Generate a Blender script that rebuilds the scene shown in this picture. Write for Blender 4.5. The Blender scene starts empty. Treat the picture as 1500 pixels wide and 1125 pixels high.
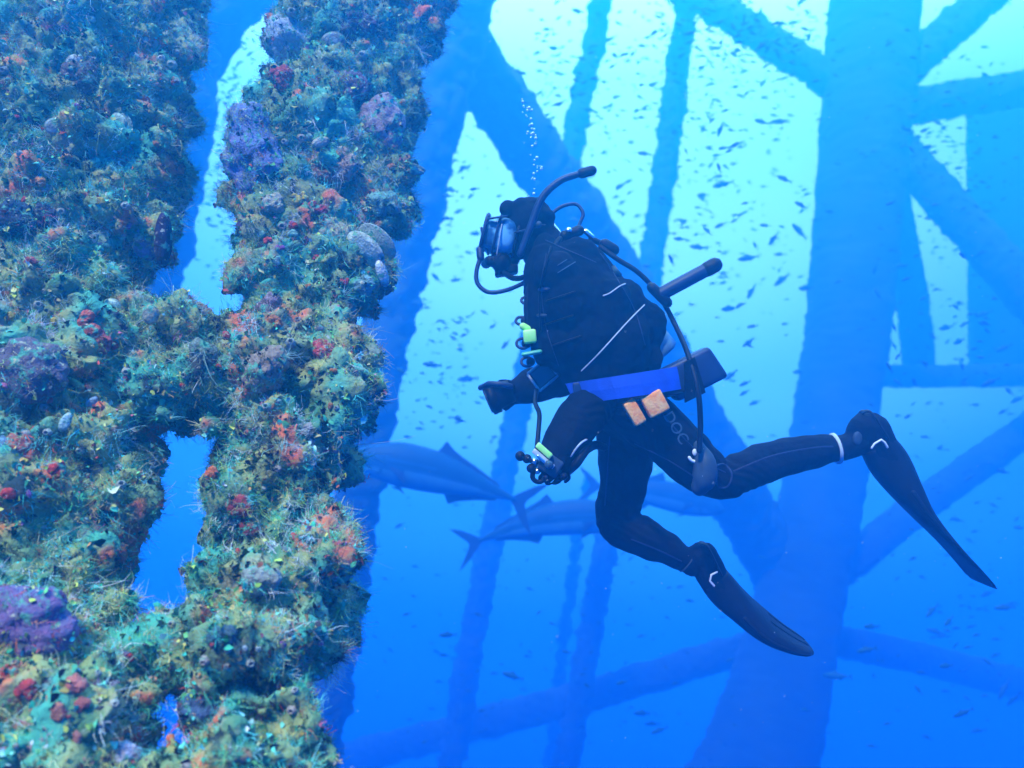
import bpy, bmesh, math, random
import numpy as np
from mathutils import Vector, Matrix, noise
from mathutils.bvhtree import BVHTree

random.seed(7); rng = np.random.default_rng(7)
S = bpy.context.scene
COL = S.collection

# ------------------------------------------------------------------ camera
T = 0.637                                    # tan of half the horizontal angle of view
cam = bpy.data.cameras.new('camera'); cam.sensor_width = 36; cam.lens = 18 / T
cam.clip_start = 0.05; cam.clip_end = 400
camo = bpy.data.objects.new('camera', cam); COL.objects.link(camo)
cam.dof.use_dof = True; cam.dof.focus_distance = 2.5; cam.dof.aperture_fstop = 2.0
camo.location = (0, 0, 0); camo.rotation_euler = (math.radians(90), 0, 0)
S.camera = camo

def P(px, py, d):
    """point seen at photo pixel (px, py) at distance d in front of the diver's buddy"""
    return Vector(((px - 750) / 750 * T * d, d, (562.5 - py) / 750 * T * d))
def PX(d): return T * d / 750                # metres per photo pixel at distance d

# ------------------------------------------------------------------ view, render
S.view_settings.view_transform = 'Standard'; S.view_settings.look = 'None'
S.view_settings.exposure = 1.15; S.view_settings.gamma = 1
S.render.engine = 'CYCLES'
try:
    S.cycles.use_denoising = True; S.cycles.denoiser = 'OPENIMAGEDENOISE'
except Exception: pass
S.cycles.volume_bounces = 2; S.cycles.max_bounces = 8; S.cycles.transparent_max_bounces = 16
S.cycles.sample_clamp_indirect = 6

# ------------------------------------------------------------------ light under water
W = bpy.data.worlds.new('World'); S.world = W; W.use_nodes = True
nt = W.node_tree; nt.nodes.clear()
def N(nt, t, **k):
    n = nt.nodes.new(t)
    for a, b in k.items(): setattr(n, a, b)
    return n
out = N(nt, 'ShaderNodeOutputWorld'); bg = N(nt, 'ShaderNodeBackground')
tc = N(nt, 'ShaderNodeTexCoord'); dot = N(nt, 'ShaderNodeVectorMath', operation='DOT_PRODUCT')
nrm = N(nt, 'ShaderNodeVectorMath', operation='NORMALIZE')
GD = Vector((0.12, 1.0, 1.15)).normalized()
nt.links.new(tc.outputs['Generated'], nrm.inputs[0]); nt.links.new(nrm.outputs[0], dot.inputs[0])
dot.inputs[1].default_value = GD
mr = N(nt, 'ShaderNodeMapRange'); mr.inputs['From Min'].default_value = -1; mr.inputs['From Max'].default_value = 1
nt.links.new(dot.outputs['Value'], mr.inputs['Value'])
ramp = N(nt, 'ShaderNodeValToRGB'); ramp.color_ramp.interpolation = 'EASE'
E = ramp.color_ramp.elements
WS = 5.0
stops = [(0.0, (0.0, 0.0225, 0.2252)), (0.4, (0.0009, 0.0405, 0.4054)), (0.62, (0.0018, 0.0676, 0.6757)), (0.7, (0.0068, 0.1441, 0.8108)), (0.76, (0.0721, 0.4279, 1.0811)), (0.82, (0.4505, 1.3514, 1.7117)), (0.9, (1.3514, 2.7928, 2.8829)), (0.96, (2.2523, 4.0541, 4.1441)), (1.0, (2.7027, 4.5045, 4.5045))]
while len(E) > 1: E.remove(E[-1])
E[0].position = stops[0][0]; E[0].color = tuple(c / WS for c in stops[0][1]) + (1,)
for p, c in stops[1:]:
    e = E.new(p); e.color = tuple(v / WS for v in c) + (1,)
nt.links.new(mr.outputs[0], ramp.inputs[0]); nt.links.new(ramp.outputs[0], bg.inputs['Color'])
bg.inputs['Strength'].default_value = WS; nt.links.new(bg.outputs[0], out.inputs['Surface'])

sun = bpy.data.lights.new('sun', 'SUN'); sun.energy = 5.0; sun.angle = math.radians(3); sun.color = (0.97, 1.0, 0.70)
suno = bpy.data.objects.new('sun', sun); COL.objects.link(suno)
suno.rotation_euler = Vector((0.28, 0.60, -0.95)).to_track_quat('-Z', 'Y').to_euler()

# ------------------------------------------------------------------ helpers
def tag(o, label=None, cat=None, group=None, kind=None):
    if label: o['label'] = label
    if cat: o['category'] = cat
    if group: o['group'] = group
    if kind: o['kind'] = kind
    return o
def empty(name, loc, label, cat, group=None):
    o = bpy.data.objects.new(name, None); o.location = loc; COL.objects.link(o)
    o.empty_display_size = 0.05
    return tag(o, label, cat, group)
def link(name, mesh, mats, parent=None, smooth=True):
    if not isinstance(mats, (list, tuple)): mats = [mats]
    for m in mats: mesh.materials.append(m)
    if smooth: mesh.shade_smooth()
    o = bpy.data.objects.new(name, mesh); COL.objects.link(o)
    if parent:
        o.parent = parent
        o.matrix_parent_inverse = Matrix.Translation(-parent.location)
    return o

class MB:
    def __init__(s): s.v = []; s.f = []; s.mi = []
    def loft(s, C, U, V, seg=14, power=2.0, cap=True, mi=0):
        b = len(s.v); n = len(C)
        for c, u, v in zip(C, U, V):
            for k in range(seg):
                a = 2 * math.pi * k / seg
                ca, sa = math.cos(a), math.sin(a)
                e = 2.0 / power
                x = math.copysign(abs(ca) ** e, ca); y = math.copysign(abs(sa) ** e, sa)
                s.v.append(Vector(c) + Vector(u) * x + Vector(v) * y)
        for i in range(n - 1):
            for k in range(seg):
                k2 = (k + 1) % seg
                s.f.append((b + i * seg + k, b + i * seg + k2, b + (i + 1) * seg + k2, b + (i + 1) * seg + k)); s.mi.append(mi)
        if cap:
            s.f.append(tuple(b + k for k in range(seg))[::-1]); s.mi.append(mi)
            s.f.append(tuple(b + (n - 1) * seg + k for k in range(seg))); s.mi.append(mi)
        return s
    def tube(s, pts, r, seg=12, flat=1.0, up=None, round_ends=True, mi=0):
        """round tube along pts; r = radius or list; flat scales the second axis"""
        pts = [Vector(p) for p in pts]; n = len(pts)
        if not isinstance(r, (list, tuple)): r = [r] * n
        up = Vector(up) if up else Vector((0.13, 0.97, 0.21))
        C, U, V = [], [], []
        tang = []
        for i in range(n):
            t = (pts[min(i + 1, n - 1)] - pts[max(i - 1, 0)])
            tang.append(t.normalized() if t.length > 1e-9 else Vector((0, 0, 1)))
        def ring(c, t, rr):
            u = up - t * up.dot(t)
            if u.length < 1e-3: u = Vector((0, 0, 1)) - t * t.z
            u.normalize(); v = t.cross(u)
            C.append(c); U.append(u * rr); V.append(v * rr * flat)
        if round_ends:
            for a in (85, 55, 25):
                a = math.radians(a); ring(pts[0] - tang[0] * r[0] * math.sin(a), tang[0], r[0] * math.cos(a))
        for i in range(n): ring(pts[i], tang[i], r[i])
        if round_ends:
            for a in (25, 55, 85):
                a = math.radians(a); ring(pts[-1] + tang[-1] * r[-1] * math.sin(a), tang[-1], r[-1] * math.cos(a))
        return s.loft(C, U, V, seg, mi=mi)
    def ball(s, c, r, seg=12, scale=(1, 1, 1), mi=0):
        C, U, V = [], [], []
        for i in range(9):
            a = -math.pi / 2 + math.pi * (i + .15) / 8.3
            C.append(Vector(c) + Vector((0, 0, r * math.sin(a) * scale[2])))
            U.append(Vector((r * math.cos(a) * scale[0], 0, 0))); V.append(Vector((0, r * math.cos(a) * scale[1], 0)))
        return s.loft(C, U, V, seg, mi=mi)
    def box(s, c, ex, ey, ez, bev=0.0, mi=0):
        """box with half-extent vectors, bevelled by lofting superellipse-like rings"""
        c, ex, ey, ez = map(Vector, (c, ex, ey, ez))
        if bev <= 0:
            b = len(s.v)
            for k in range(8):
                s.v.append(c + ex * (1 if k & 1 else -1) + ey * (1 if k & 2 else -1) + ez * (1 if k & 4 else -1))
            for f in ((0, 2, 3, 1), (4, 5, 7, 6), (0, 1, 5, 4), (2, 6, 7, 3), (0, 4, 6, 2), (1, 3, 7, 5)):
                s.f.append(tuple(b + i for i in f)); s.mi.append(mi)
            return s
        C, U, V = [], [], []
        for z, k in ((-1, 1 - bev), (-1 + bev * .3, 1 - bev * .3), (-1 + bev, 1), (1 - bev, 1), (1 - bev * .3, 1 - bev * .3), (1, 1 - bev)):
            C.append(c + ez * z); U.append(ex * k); V.append(ey * k)
        return s.loft(C, U, V, 24, power=7, mi=mi)
    def mesh(s, name='m'):
        m = bpy.data.meshes.new(name)
        m.from_pydata([tuple(v) for v in s.v], [], s.f); m.update()
        for i, p in enumerate(m.polygons): p.material_index = s.mi[i]
        return m
    def build(s, name, mats, parent=None, smooth=True): return link(name, s.mesh(name), mats, parent, smooth)

def spline(pts, n=6):
    """Catmull-Rom through points (each a tuple of floats)"""
    P_ = [np.array(p, float) for p in pts]; P_ = [2 * P_[0] - P_[1]] + P_ + [2 * P_[-1] - P_[-2]]
    o = []
    for i in range(1, len(P_) - 2):
        a, b, c, d = P_[i - 1:i + 3]
        for k in range(n):
            t = k / n
            o.append(.5 * (2 * b + (c - a) * t + (2 * a - 5 * b + 4 * c - d) * t * t + (3 * b - a - 3 * c + d) * t ** 3))
    o.append(P_[-2]); return o

def remesh(mb, voxel, smooth=0, name='blob'):
    o = bpy.data.objects.new('tmp', mb.mesh('tmp')); COL.objects.link(o)
    m = o.modifiers.new('r', 'REMESH'); m.mode = 'VOXEL'; m.voxel_size = voxel
    if smooth:
        q = o.modifiers.new('s', 'SMOOTH'); q.factor = .6; q.iterations = smooth
    dg = bpy.context.evaluated_depsgraph_get()
    me = bpy.data.meshes.new_from_object(o.evaluated_get(dg), depsgraph=dg)
    bpy.data.objects.remove(o); me.name = name
    return me

# ------------------------------------------------------------------ materials
def mat(name, col, rough=.6, col2=None, scale=20, bump=0, bscale=None, metal=0, spec=.5, detail=5, attr=None, contrast=(.35, .65), alpha=None, trans=0, extra=None, sub=0):
    m = bpy.data.materials.new(name); m.use_nodes = True
    t = m.node_tree; b = t.nodes['Principled BSDF']
    b.inputs['Base Color'].default_value = (*col, 1); b.inputs['Roughness'].default_value = rough
    b.inputs['Metallic'].default_value = metal; b.inputs['Specular IOR Level'].default_value = spec
    if trans: b.inputs['Transmission Weight'].default_value = trans; b.inputs['IOR'].default_value = 1.1
    tc = N(t, 'ShaderNodeTexCoord')
    src = None
    if col2:
        nz = N(t, 'ShaderNodeTexNoise'); nz.inputs['Scale'].default_value = scale; nz.inputs['Detail'].default_value = detail
        t.links.new(tc.outputs['Object'], nz.inputs['Vector'])
        mr = N(t, 'ShaderNodeMapRange'); mr.inputs['From Min'].default_value = contrast[0]; mr.inputs['From Max'].default_value = contrast[1]
        t.links.new(nz.outputs['Fac'], mr.inputs['Value'])
        mx = N(t, 'ShaderNodeMix', data_type='RGBA'); mx.inputs['A'].default_value = (*col, 1); mx.inputs['B'].default_value = (*col2, 1)
        t.links.new(mr.outputs[0], mx.inputs['Factor']); src = mx.outputs['Result']
        if extra:
            for (c3, sc3, lo, hi, seed) in extra:
                n3 = N(t, 'ShaderNodeTexNoise'); n3.inputs['Scale'].default_value = sc3; n3.inputs['Detail'].default_value = 6
                mp = N(t, 'ShaderNodeMapping'); mp.inputs['Location'].default_value = (seed, seed * 1.7, -seed)
                t.links.new(tc.outputs['Object'], mp.inputs['Vector']); t.links.new(mp.outputs[0], n3.inputs['Vector'])
                m3 = N(t, 'ShaderNodeMapRange'); m3.inputs['From Min'].default_value = lo; m3.inputs['From Max'].default_value = hi
                t.links.new(n3.outputs['Fac'], m3.inputs['Value'])
                x3 = N(t, 'ShaderNodeMix', data_type='RGBA'); x3.inputs['B'].default_value = (*c3, 1)
                t.links.new(src, x3.inputs['A']); t.links.new(m3.outputs[0], x3.inputs['Factor']); src = x3.outputs['Result']
    if attr:
        at = N(t, 'ShaderNodeAttribute'); at.attribute_name = attr
        if src is None:
            src = at.outputs['Color']
        else:
            ml = N(t, 'ShaderNodeMix', data_type='RGBA', blend_type='MULTIPLY'); ml.inputs['Factor'].default_value = 1
            t.links.new(src, ml.inputs['A']); t.links.new(at.outputs['Color'], ml.inputs['B']); src = ml.outputs['Result']
    if src: t.links.new(src, b.inputs['Base Color'])
    if bump:
        n2 = N(t, 'ShaderNodeTexNoise'); n2.inputs['Scale'].default_value = bscale or scale * 3; n2.inputs['Detail'].default_value = 6
        t.links.new(tc.outputs['Object'], n2.inputs['Vector'])
        bp = N(t, 'ShaderNodeBump'); bp.inputs['Strength'].default_value = bump; bp.inputs['Distance'].default_value = .01
        t.links.new(n2.outputs['Fac'], bp.inputs['Height']); t.links.new(bp.outputs[0], b.inputs['Normal'])
    return m

M = {}
M['steel'] = mat('marine_growth_on_steel', (.012, .04, .05), .9, (.03, .06, .06), 1.2, bump=.6, bscale=6)
M['crust'] = mat('reef_crust', (.05, .19, .10), .9, (.34, .32, .11), 9, bump=1.0, bscale=70,
                 extra=[((.60, .13, .05), 6, .57, .63, 3), ((.30, .30, .20), 8, .60, .68, 9), ((.06, .34, .24), 5, .52, .62, 17), ((.012, .03, .03), 12, .60, .66, 31)])
M['neo'] = mat('black_neoprene', (.0012, .002, .005), .8, (.003, .004, .008), 14, bump=.8, bscale=28, spec=.08)
M['suit'] = mat('black_suit_fabric', (.0012, .002, .005), .9, (.003, .0045, .009), 18, bump=.5, bscale=26, spec=.06)
M['rubber'] = mat('black_rubber', (.002, .003, .006), .5, (.004, .005, .01), 24, bump=.3, bscale=60, spec=.14)
M['rubberb'] = mat('dark_blue_rubber', (.004, .014, .06), .5, (.006, .022, .08), 20, spec=.3)
M['chrome'] = mat('chrome_metal', (.75, .77, .78), .25, metal=1)
M['grey'] = mat('grey_plastic', (.02, .04, .07), .6, (.035, .06, .09), 30, spec=.25)
M['white'] = mat('white_plastic', (.75, .78, .78), .4, (.6, .63, .65), 30)
M['pale'] = mat('pale_grey_paint', (.10, .22, .34), .6, (.07, .16, .26), 14)
M['cord'] = mat('pale_cord', (.5, .55, .62), .6, (.4, .45, .5), 80)
M['blue'] = mat('royal_blue_webbing', (.002, .07, .60), .7, (.002, .05, .42), 12, bump=.2, bscale=200)
M['orange'] = mat('orange_coated_lead', (.95, .27, .03), .5, (.95, .50, .14), 40, bump=.4, bscale=120)
M['lime'] = mat('lime_green_plastic', (.35, .95, .15), .4, (.5, .9, .3), 40)
M['teal'] = mat('green_plastic', (.05, .45, .22), .4, (.08, .4, .3), 40)
M['lens'] = mat('dark_glass', (.03, .05, .07), .08, spec=.8)
M['skirt'] = mat('clear_silicone_skirt', (.16, .44, .66), .3, (.01, .07, .20), 17, contrast=(.44, .6), bump=.3, bscale=20)
M['glass'] = mat('mask_glass', (.10, .20, .30), .05, spec=.8)
M['skin'] = mat('skin', (.45, .26, .18), .5)
M['print'] = mat('faded_print', (.015, .06, .11), .7, (.03, .09, .15), 60)
M['fishdark'] = mat('baitfish_skin', (.008, .09, .14), .6, (.015, .12, .17), 2, spec=.2)
M['jack'] = mat('silver_blue_fish_skin', (.006, .09, .20), .6, (.01, .11, .24), 5, spec=.2)
M['jackb'] = mat('fish_back_skin', (.003, .06, .14), .6, (.005, .07, .16), 5, spec=.2)
M['belly'] = mat('fish_belly_skin', (.03, .20, .32), .6, (.05, .24, .36), 6)
M['jackf'] = mat('fish_fin_skin', (.008, .05, .15), .6)
M['eye'] = mat('fish_eye', (.01, .01, .01), .1)

# ------------------------------------------------------------------ water
hz = MB().box((0, 14, -2), (30, 0, 0), (0, 18, 0), (0, 0, 14.2)).build('haze', [], smooth=False)
vm = bpy.data.materials.new('sea_water'); vm.use_nodes = True; t = vm.node_tree; t.nodes.clear()
vo = N(t, 'ShaderNodeOutputMaterial'); pv = N(t, 'ShaderNodeVolumePrincipled')
pv.inputs['Color'].default_value = (.028, .40, .95, 1); pv.inputs['Density'].default_value = .075
pv.inputs['Anisotropy'].default_value = .6
t.links.new(pv.outputs[0], vo.inputs['Volume']); hz.data.materials.append(vm)
tag(hz, 'blue sea water that veils the far platform legs', 'sea water', kind='stuff')

# ------------------------------------------------------------------ far platform
def member(name, pts, parent, rough=.10, mat_='steel', seg=36):
    """pts: (px, py, depth, width in px); a steel tube furred with marine growth"""
    pts = [(a[0], a[1], a[2] * 1.3, a[3]) for a in pts]
    sp = spline(pts, 2) if len(pts) > 2 else [np.array(pts[0], float), np.array(pts[1], float)]
    C = [P(a[0], a[1], a[2]) for a in sp]; R = [a[3] * .5 * PX(a[2]) for a in sp]
    L = sum((C[i + 1] - C[i]).length for i in range(len(C) - 1))
    step = max(.07, L / 260); CC, RR = [], []
    for i in range(len(C) - 1):
        n = max(1, int((C[i + 1] - C[i]).length / step))
        for k in range(n): CC.append(C[i].lerp(C[i + 1], k / n)); RR.append(R[i] + (R[i + 1] - R[i]) * k / n)
    CC.append(C[-1]); RR.append(R[-1])
    mb = MB().tube(CC, RR, seg=seg, round_ends=False)
    off = random.random() * 50
    for i, v in enumerate(mb.v):
        c = CC[i // seg]; r = RR[i // seg]; d = (v - c).normalized()
        q = v * 1.9 + Vector((off, 0, 0))
        k = noise.noise(q) * .5 + noise.noise(q * 2.6) * .7 + noise.noise(q * 5.5) * .6
        mb.v[i] = c + d * (r * (1 + rough * .5 * k) + k * rough * 1.15)
    return mb.build(name, M[mat_], parent)

jk = empty('platform_jacket', P(1240, 900, 16), 'huge hazy blue steel platform jacket rising behind the diver', 'oil platform')
member('leg', [(1286, -40, 16, 122), (1276, 60, 16, 126), (1240, 500, 15, 118), (1178, 850, 14, 118), (1110, 1125, 13, 165), (1070, 1200, 12.6, 185)], jk, .05)
member('brace', [(980, -28, 16, 44), (1030, 0, 16, 44), (1290, 165, 16, 44)], jk)
member('brace', [(1280, 150, 16, 44), (1395, 40, 16.6, 50), (1440, 0, 17, 50), (1480, -36, 17, 50)], jk)
member('brace', [(1280, 165, 16, 48), (1520, 126, 17, 48), (1900, 70, 18, 48)], jk)
member('brace', [(1280, 175, 16, 50), (1500, 425, 14.5, 62), (1800, 760, 13, 80)], jk, .07)
member('brace', [(1290, 180, 18, 40), (1336, 440, 19.5, 44), (1347, 556, 20, 44)], jk, .05)
member('brace', [(1220, 552, 18, 32), (1500, 550, 19, 34), (1800, 548, 20, 34)], jk, .05)
member('brace', [(1160, 895, 14, 52), (1330, 755, 15, 46), (1530, 612, 16, 46), (1800, 430, 17, 46)], jk, .05)
member('brace', [(1170, 925, 14.5, 44), (850, 1022, 15.5, 44), (520, 1108, 16.5, 44), (420, 1130, 16.5, 44)], jk, .07)
member('brace', [(1180, 930, 14, 44), (1350, 965, 17, 44), (1560, 1020, 19, 44)], jk, .05)
member('brace', [(610, -40, 9.5, 80), (655, 30, 10, 86), (760, 190, 10.5, 84), (880, 370, 11.3, 84), (1020, 620, 12.9, 84), (1165, 875, 14.8, 84)], jk, .09)
member('leg', [(690, -40, 9.3, 100), (655, 80, 9.3, 92), (600, 330, 9.2, 80), (545, 600, 9, 66), (490, 950, 9, 66), (440, 1250, 8.6, 70)], jk, .09)
member('leg', [(272, -50, 8, 92), (266, 180, 8, 92), (215, 420, 8, 88), (150, 700, 8, 88)], jk, .09)
member('brace', [(262, 150, 8.2, 70), (320, 30, 8.2, 70), (400, -50, 8.2, 70)], jk, .09)
member('riser', [(886, -40, 16.5, 31), (870, 60, 17, 31), (828, 260, 17, 31), (765, 570, 16.5, 33), (705, 860, 16, 36), (650, 1180, 15.5, 36)], jk, .13)
member('riser', [(1008, -40, 16.5, 30), (995, 80, 17, 32), (962, 330, 17, 33), (915, 640, 16, 33), (868, 900, 15.5, 34), (820, 1180, 15, 34)], jk, .13)
member('riser', [(862, 700, 19, 15), (830, 900, 19, 15), (800, 1180, 19, 15)], jk, .2)
member('leg', [(1474, 150, 22, 104), (1476, 350, 22, 104), (1478, 548, 22, 104)], jk, .03)
# ------------------------------------------------------------------ encrusted joint of two braces, close on the left
OUT = [(-420, -260), (310, -260), (300, -60), (288, 60), (280, 150), (266, 240), (262, 330), (262, 392), (216, 408), (222, 436), (270, 446),
       (345, 432), (343, 350), (334, 290), (328, 235), (338, 190), (362, 158), (398, 128), (388, 84), (408, 30), (432, -20), (445, -260),
       (690, -260), (650, -60), (634, 40), (618, 110), (604, 190), (594, 238), (612, 262), (600, 320), (572, 372), (556, 440), (522, 478), (538, 540),
       (530, 600), (512, 660), (500, 730), (516, 800), (500, 860), (506, 950), (470, 1000), (462, 1050), (500, 1130), (510, 1380), (-420, 1380)]
HOLES = [[(226, 652), (250, 630), (290, 642), (316, 668), (299, 684), (302, 760), (290, 812), (256, 868), (240, 908), (196, 910), (190, 884), (212, 840), (228, 760), (222, 700)],
         [(228, 958), (256, 962), (262, 1040), (252, 1098), (222, 1092), (222, 1010)]]
# growth swells outwards by about a dozen pixels, so the two gaps are cut that much wider
OUT = [(x + (-5 if i in range(2, 10) else 14 if i in range(11, 19) else 0), y + (12 if i in (9, 10, 11) else 0)) for i, (x, y) in enumerate(OUT)]
def grow(poly, k):
    cx = sum(p[0] for p in poly) / len(poly); cy = sum(p[1] for p in poly) / len(poly)
    return [(x + math.copysign(min(k, abs(x - cx)), x - cx), y + math.copysign(min(k, abs(y - cy) * .3), y - cy)) for x, y in poly]
HOLES = [grow(HOLES[0], 15), grow(HOLES[1], 12)]
SEG = []
for poly in [OUT] + HOLES:
    for i in range(len(poly)): SEG.append((poly[i], poly[(i + 1) % len(poly)]))
SA = np.array([s[0] for s in SEG], float); SB = np.array([s[1] for s in SEG], float)
def edge_dist(x, y):
    p = np.array((x, y), float); ab = SB - SA; t_ = np.clip(((p - SA) * ab).sum(1) / (ab * ab).sum(1), 0, 1)
    return float(np.sqrt((((SA + ab * t_[:, None]) - p) ** 2).sum(1).min()))
def inside(x, y, poly):
    c = False; n = len(poly)
    for i in range(n):
        x1, y1 = poly[i]; x2, y2 = poly[(i + 1) % n]
        if (y1 > y) != (y2 > y) and x < (x2 - x1) * (y - y1) / (y2 - y1) + x1: c = not c
    return c
def in_reef(x, y): return inside(x, y, OUT) and not any(inside(x, y, h) for h in HOLES)
def base_d(x, y): return 1.62 + max(0, (1125 - y)) / 1125 * 1.5 + max(0, (x - 250)) / 400 * .15

mb = MB()
random.seed(11)
n = 0
while n < 520:                                             # solid core: the largest balls that fit
    x, y = random.uniform(-400, 680), random.uniform(-240, 1360)
    if not in_reef(x, y): continue
    e = edge_dist(x, y)
    if e < 9 or (e < 22 and random.random() < .3): continue
    r = min(e, 150) * .97; d = base_d(x, y)
    mb.ball(P(x, y, d), r * PX(d), seg=14); n += 1
n = 0
while n < 1500:                                            # lumps of growth on it
    x, y = random.uniform(-400, 680), random.uniform(-240, 1360)
    if not in_reef(x, y): continue
    e = edge_dist(x, y)
    r = min(e + 5, random.choice((10, 14, 18, 24, 32, 44)))
    if r < 7: continue
    E_ = min(e, 140); front = math.sqrt(max(0, 140 ** 2 - (140 - E_) ** 2)) * .72
    d = base_d(x, y) - front * PX(1.9) * .95
    mb.ball(P(x, y, d + random.uniform(-.01, .02)), r * PX(d), seg=10, scale=(1, random.uniform(.7, 1.2), random.uniform(.7, 1.1))); n += 1
reef_me = remesh(mb, .010, 1)
nv = len(reef_me.vertices); co = np.empty(nv * 3, np.float32); reef_me.vertices.foreach_get('co', co); co = co.reshape(-1, 3)
no = np.empty(nv * 3, np.float32); reef_me.vertices.foreach_get('normal', no); no = no.reshape(-1, 3)
for i in range(nv):
    v = Vector(co[i]); k = (abs(noise.noise(v * 5.5)) - .22) * .13 + (abs(noise.noise(v * 13 + Vector((7, 3, 1)))) - .2) * .075 + (abs(noise.noise(v * 31)) - .2) * .03 + noise.noise(v * 80) * .004
    co[i] += no[i] * k
reef_me.vertices.foreach_set('co', co.ravel()); reef_me.update()
reef = empty('encrusted_brace_joint', P(300, 1000, 1.75), 'coral and hydroid covered crossing of two platform braces filling the left side', 'platform brace')
crust = link('crust', reef_me, M['crust'], reef)
BV = BVHTree.FromPolygons([Vector(c) for c in co], [tuple(p.vertices) for p in reef_me.polygons])
def hit(px, py):
    d = P(px, py, 1).normalized(); r = BV.ray_cast(Vector((0, 0, 0)), d)
    return (r[0], r[1]) if r[0] is not None else None

# scatter sites on the faces turned towards the open water
reef_me.calc_loop_triangles(); nt_ = len(reef_me.loop_triangles)
tri = np.empty(nt_ * 3, np.int32); reef_me.loop_triangles.foreach_get('vertices', tri); tri = tri.reshape(-1, 3)
A, B_, C_ = co[tri[:, 0]], co[tri[:, 1]], co[tri[:, 2]]
fn = np.cross(B_ - A, C_ - A); ar = np.linalg.norm(fn, axis=1) / 2; fn /= (2 * ar[:, None] + 1e-12)
cen = (A + B_ + C_) / 3
view = -cen / np.linalg.norm(cen, axis=1)[:, None]
fac = (fn * view).sum(1)
spx = cen[:, 0] / cen[:, 1] / T * 750 + 750; spy = 562.5 - cen[:, 2] / cen[:, 1] / T * 750
wgt = ar * (fac > -.35) * (spx > -140) * (spy > -120) * (spy < 1240)
def sites(n, thr=None):
    idx = rng.choice(nt_, n, p=wgt / wgt.sum()); u = rng.random((n, 1)); v = rng.random((n, 1)); f = (u + v) > 1
    u = np.where(f, 1 - u, u); v = np.where(f, 1 - v, v)
    return A[idx] + (B_[idx] - A[idx]) * u + (C_[idx] - A[idx]) * v, fn[idx]
def nz(p, s, o): return noise.noise(Vector(p) * s + Vector((o, o * .7, -o)))

def clump_shade(p):  # light and dark clumps by noise; the darks paint crevice shade into the tint
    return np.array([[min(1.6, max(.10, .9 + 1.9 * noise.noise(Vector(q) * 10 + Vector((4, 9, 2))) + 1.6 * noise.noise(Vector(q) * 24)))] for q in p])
def filaments(name, ntuft, per, length, width, cols, patch, label, sweep=.5, curl=.6, segs=3):
    """tufts of curved ribbons; cols is a list of tints"""
    p, nn = sites(ntuft * 2)
    keep = np.array([nz(q, patch[0], patch[1]) > patch[2] + .16 * rng.random() for q in p]); p = p[keep][:ntuft]; nn = nn[keep][:ntuft]
    m = len(p); tint = np.array(cols)[rng.integers(0, len(cols), m)] * rng.uniform(.7, 1.3, (m, 1)) * clump_shade(p)
    L = length * rng.uniform(.5, 1.5, m)
    p = np.repeat(p, per, 0); nn = np.repeat(nn, per, 0); L = np.repeat(L, per) * rng.uniform(.6, 1.1, m * per); tint = np.repeat(tint, per, 0) * rng.uniform(.8, 1.2, (m * per, 1))
    q = len(p); d = nn + rng.normal(0, sweep, (q, 3)); d /= np.linalg.norm(d, axis=1)[:, None]
    bend = rng.normal(0, curl, (q, 3)) + np.array((.25, 0, -.1)); 
    side = np.cross(d, p / np.linalg.norm(p, axis=1)[:, None]); side /= np.linalg.norm(side, axis=1)[:, None] + 1e-9
    root = p + rng.normal(0, .004, (q, 3)) - nn * .003
    w = width * rng.uniform(.7, 1.3, (q, 1)); w1 = rng.normal(0, .3, (q, 3)); ph = rng.uniform(0, 6.28, (q, 1)); fr = rng.uniform(3, 7, (q, 1))
    rows = []
    for k in range(segs + 1):
        t_ = k / segs; c = root + (d * t_ + bend * (t_ * t_) * .6 + w1 * (np.sin(ph + fr * t_) - np.sin(ph))) * L[:, None]; ww = w * (1 - .75 * t_)
        rows.append(c - side * ww); rows.append(c + side * ww)
    V = np.stack(rows, 1).reshape(-1, 3); k2 = 2 * (segs + 1)
    base = (np.arange(q) * k2)[:, None]
    F = np.concatenate([base + np.array([2 * k, 2 * k + 1, 2 * k + 3, 2 * k + 2]) for k in range(segs)], 1).reshape(-1, 4)
    return rawmesh(name, V, F, np.repeat(tint, k2, 0), label)

def rawmesh(name, V, F, tint, label):
    me = bpy.data.meshes.new(name); me.vertices.add(len(V)); me.vertices.foreach_set('co', V.astype(np.float32).ravel())
    k = F.shape[1]; me.loops.add(F.size); me.loops.foreach_set('vertex_index', F.astype(np.int32).ravel())
    me.polygons.add(len(F)); me.polygons.foreach_set('loop_start', (np.arange(len(F)) * k).astype(np.int32))
    me.update(calc_edges=True)
    a = me.color_attributes.new('tint', 'FLOAT_COLOR', 'POINT'); c4 = np.concatenate([np.clip(tint, 0, .6), np.ones((len(V), 1))], 1).astype(np.float32)
    a.data.foreach_set('color', c4.ravel())
    me.materials.append(M['growth']); me.shade_smooth()
    o = bpy.data.objects.new(name, me); COL.objects.link(o); tag(o, label[0], label[1], kind='stuff'); return o
M['growth'] = mat('hydroid_and_algae', (1, 1, 1), .8, attr='tint', spec=.2)

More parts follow.
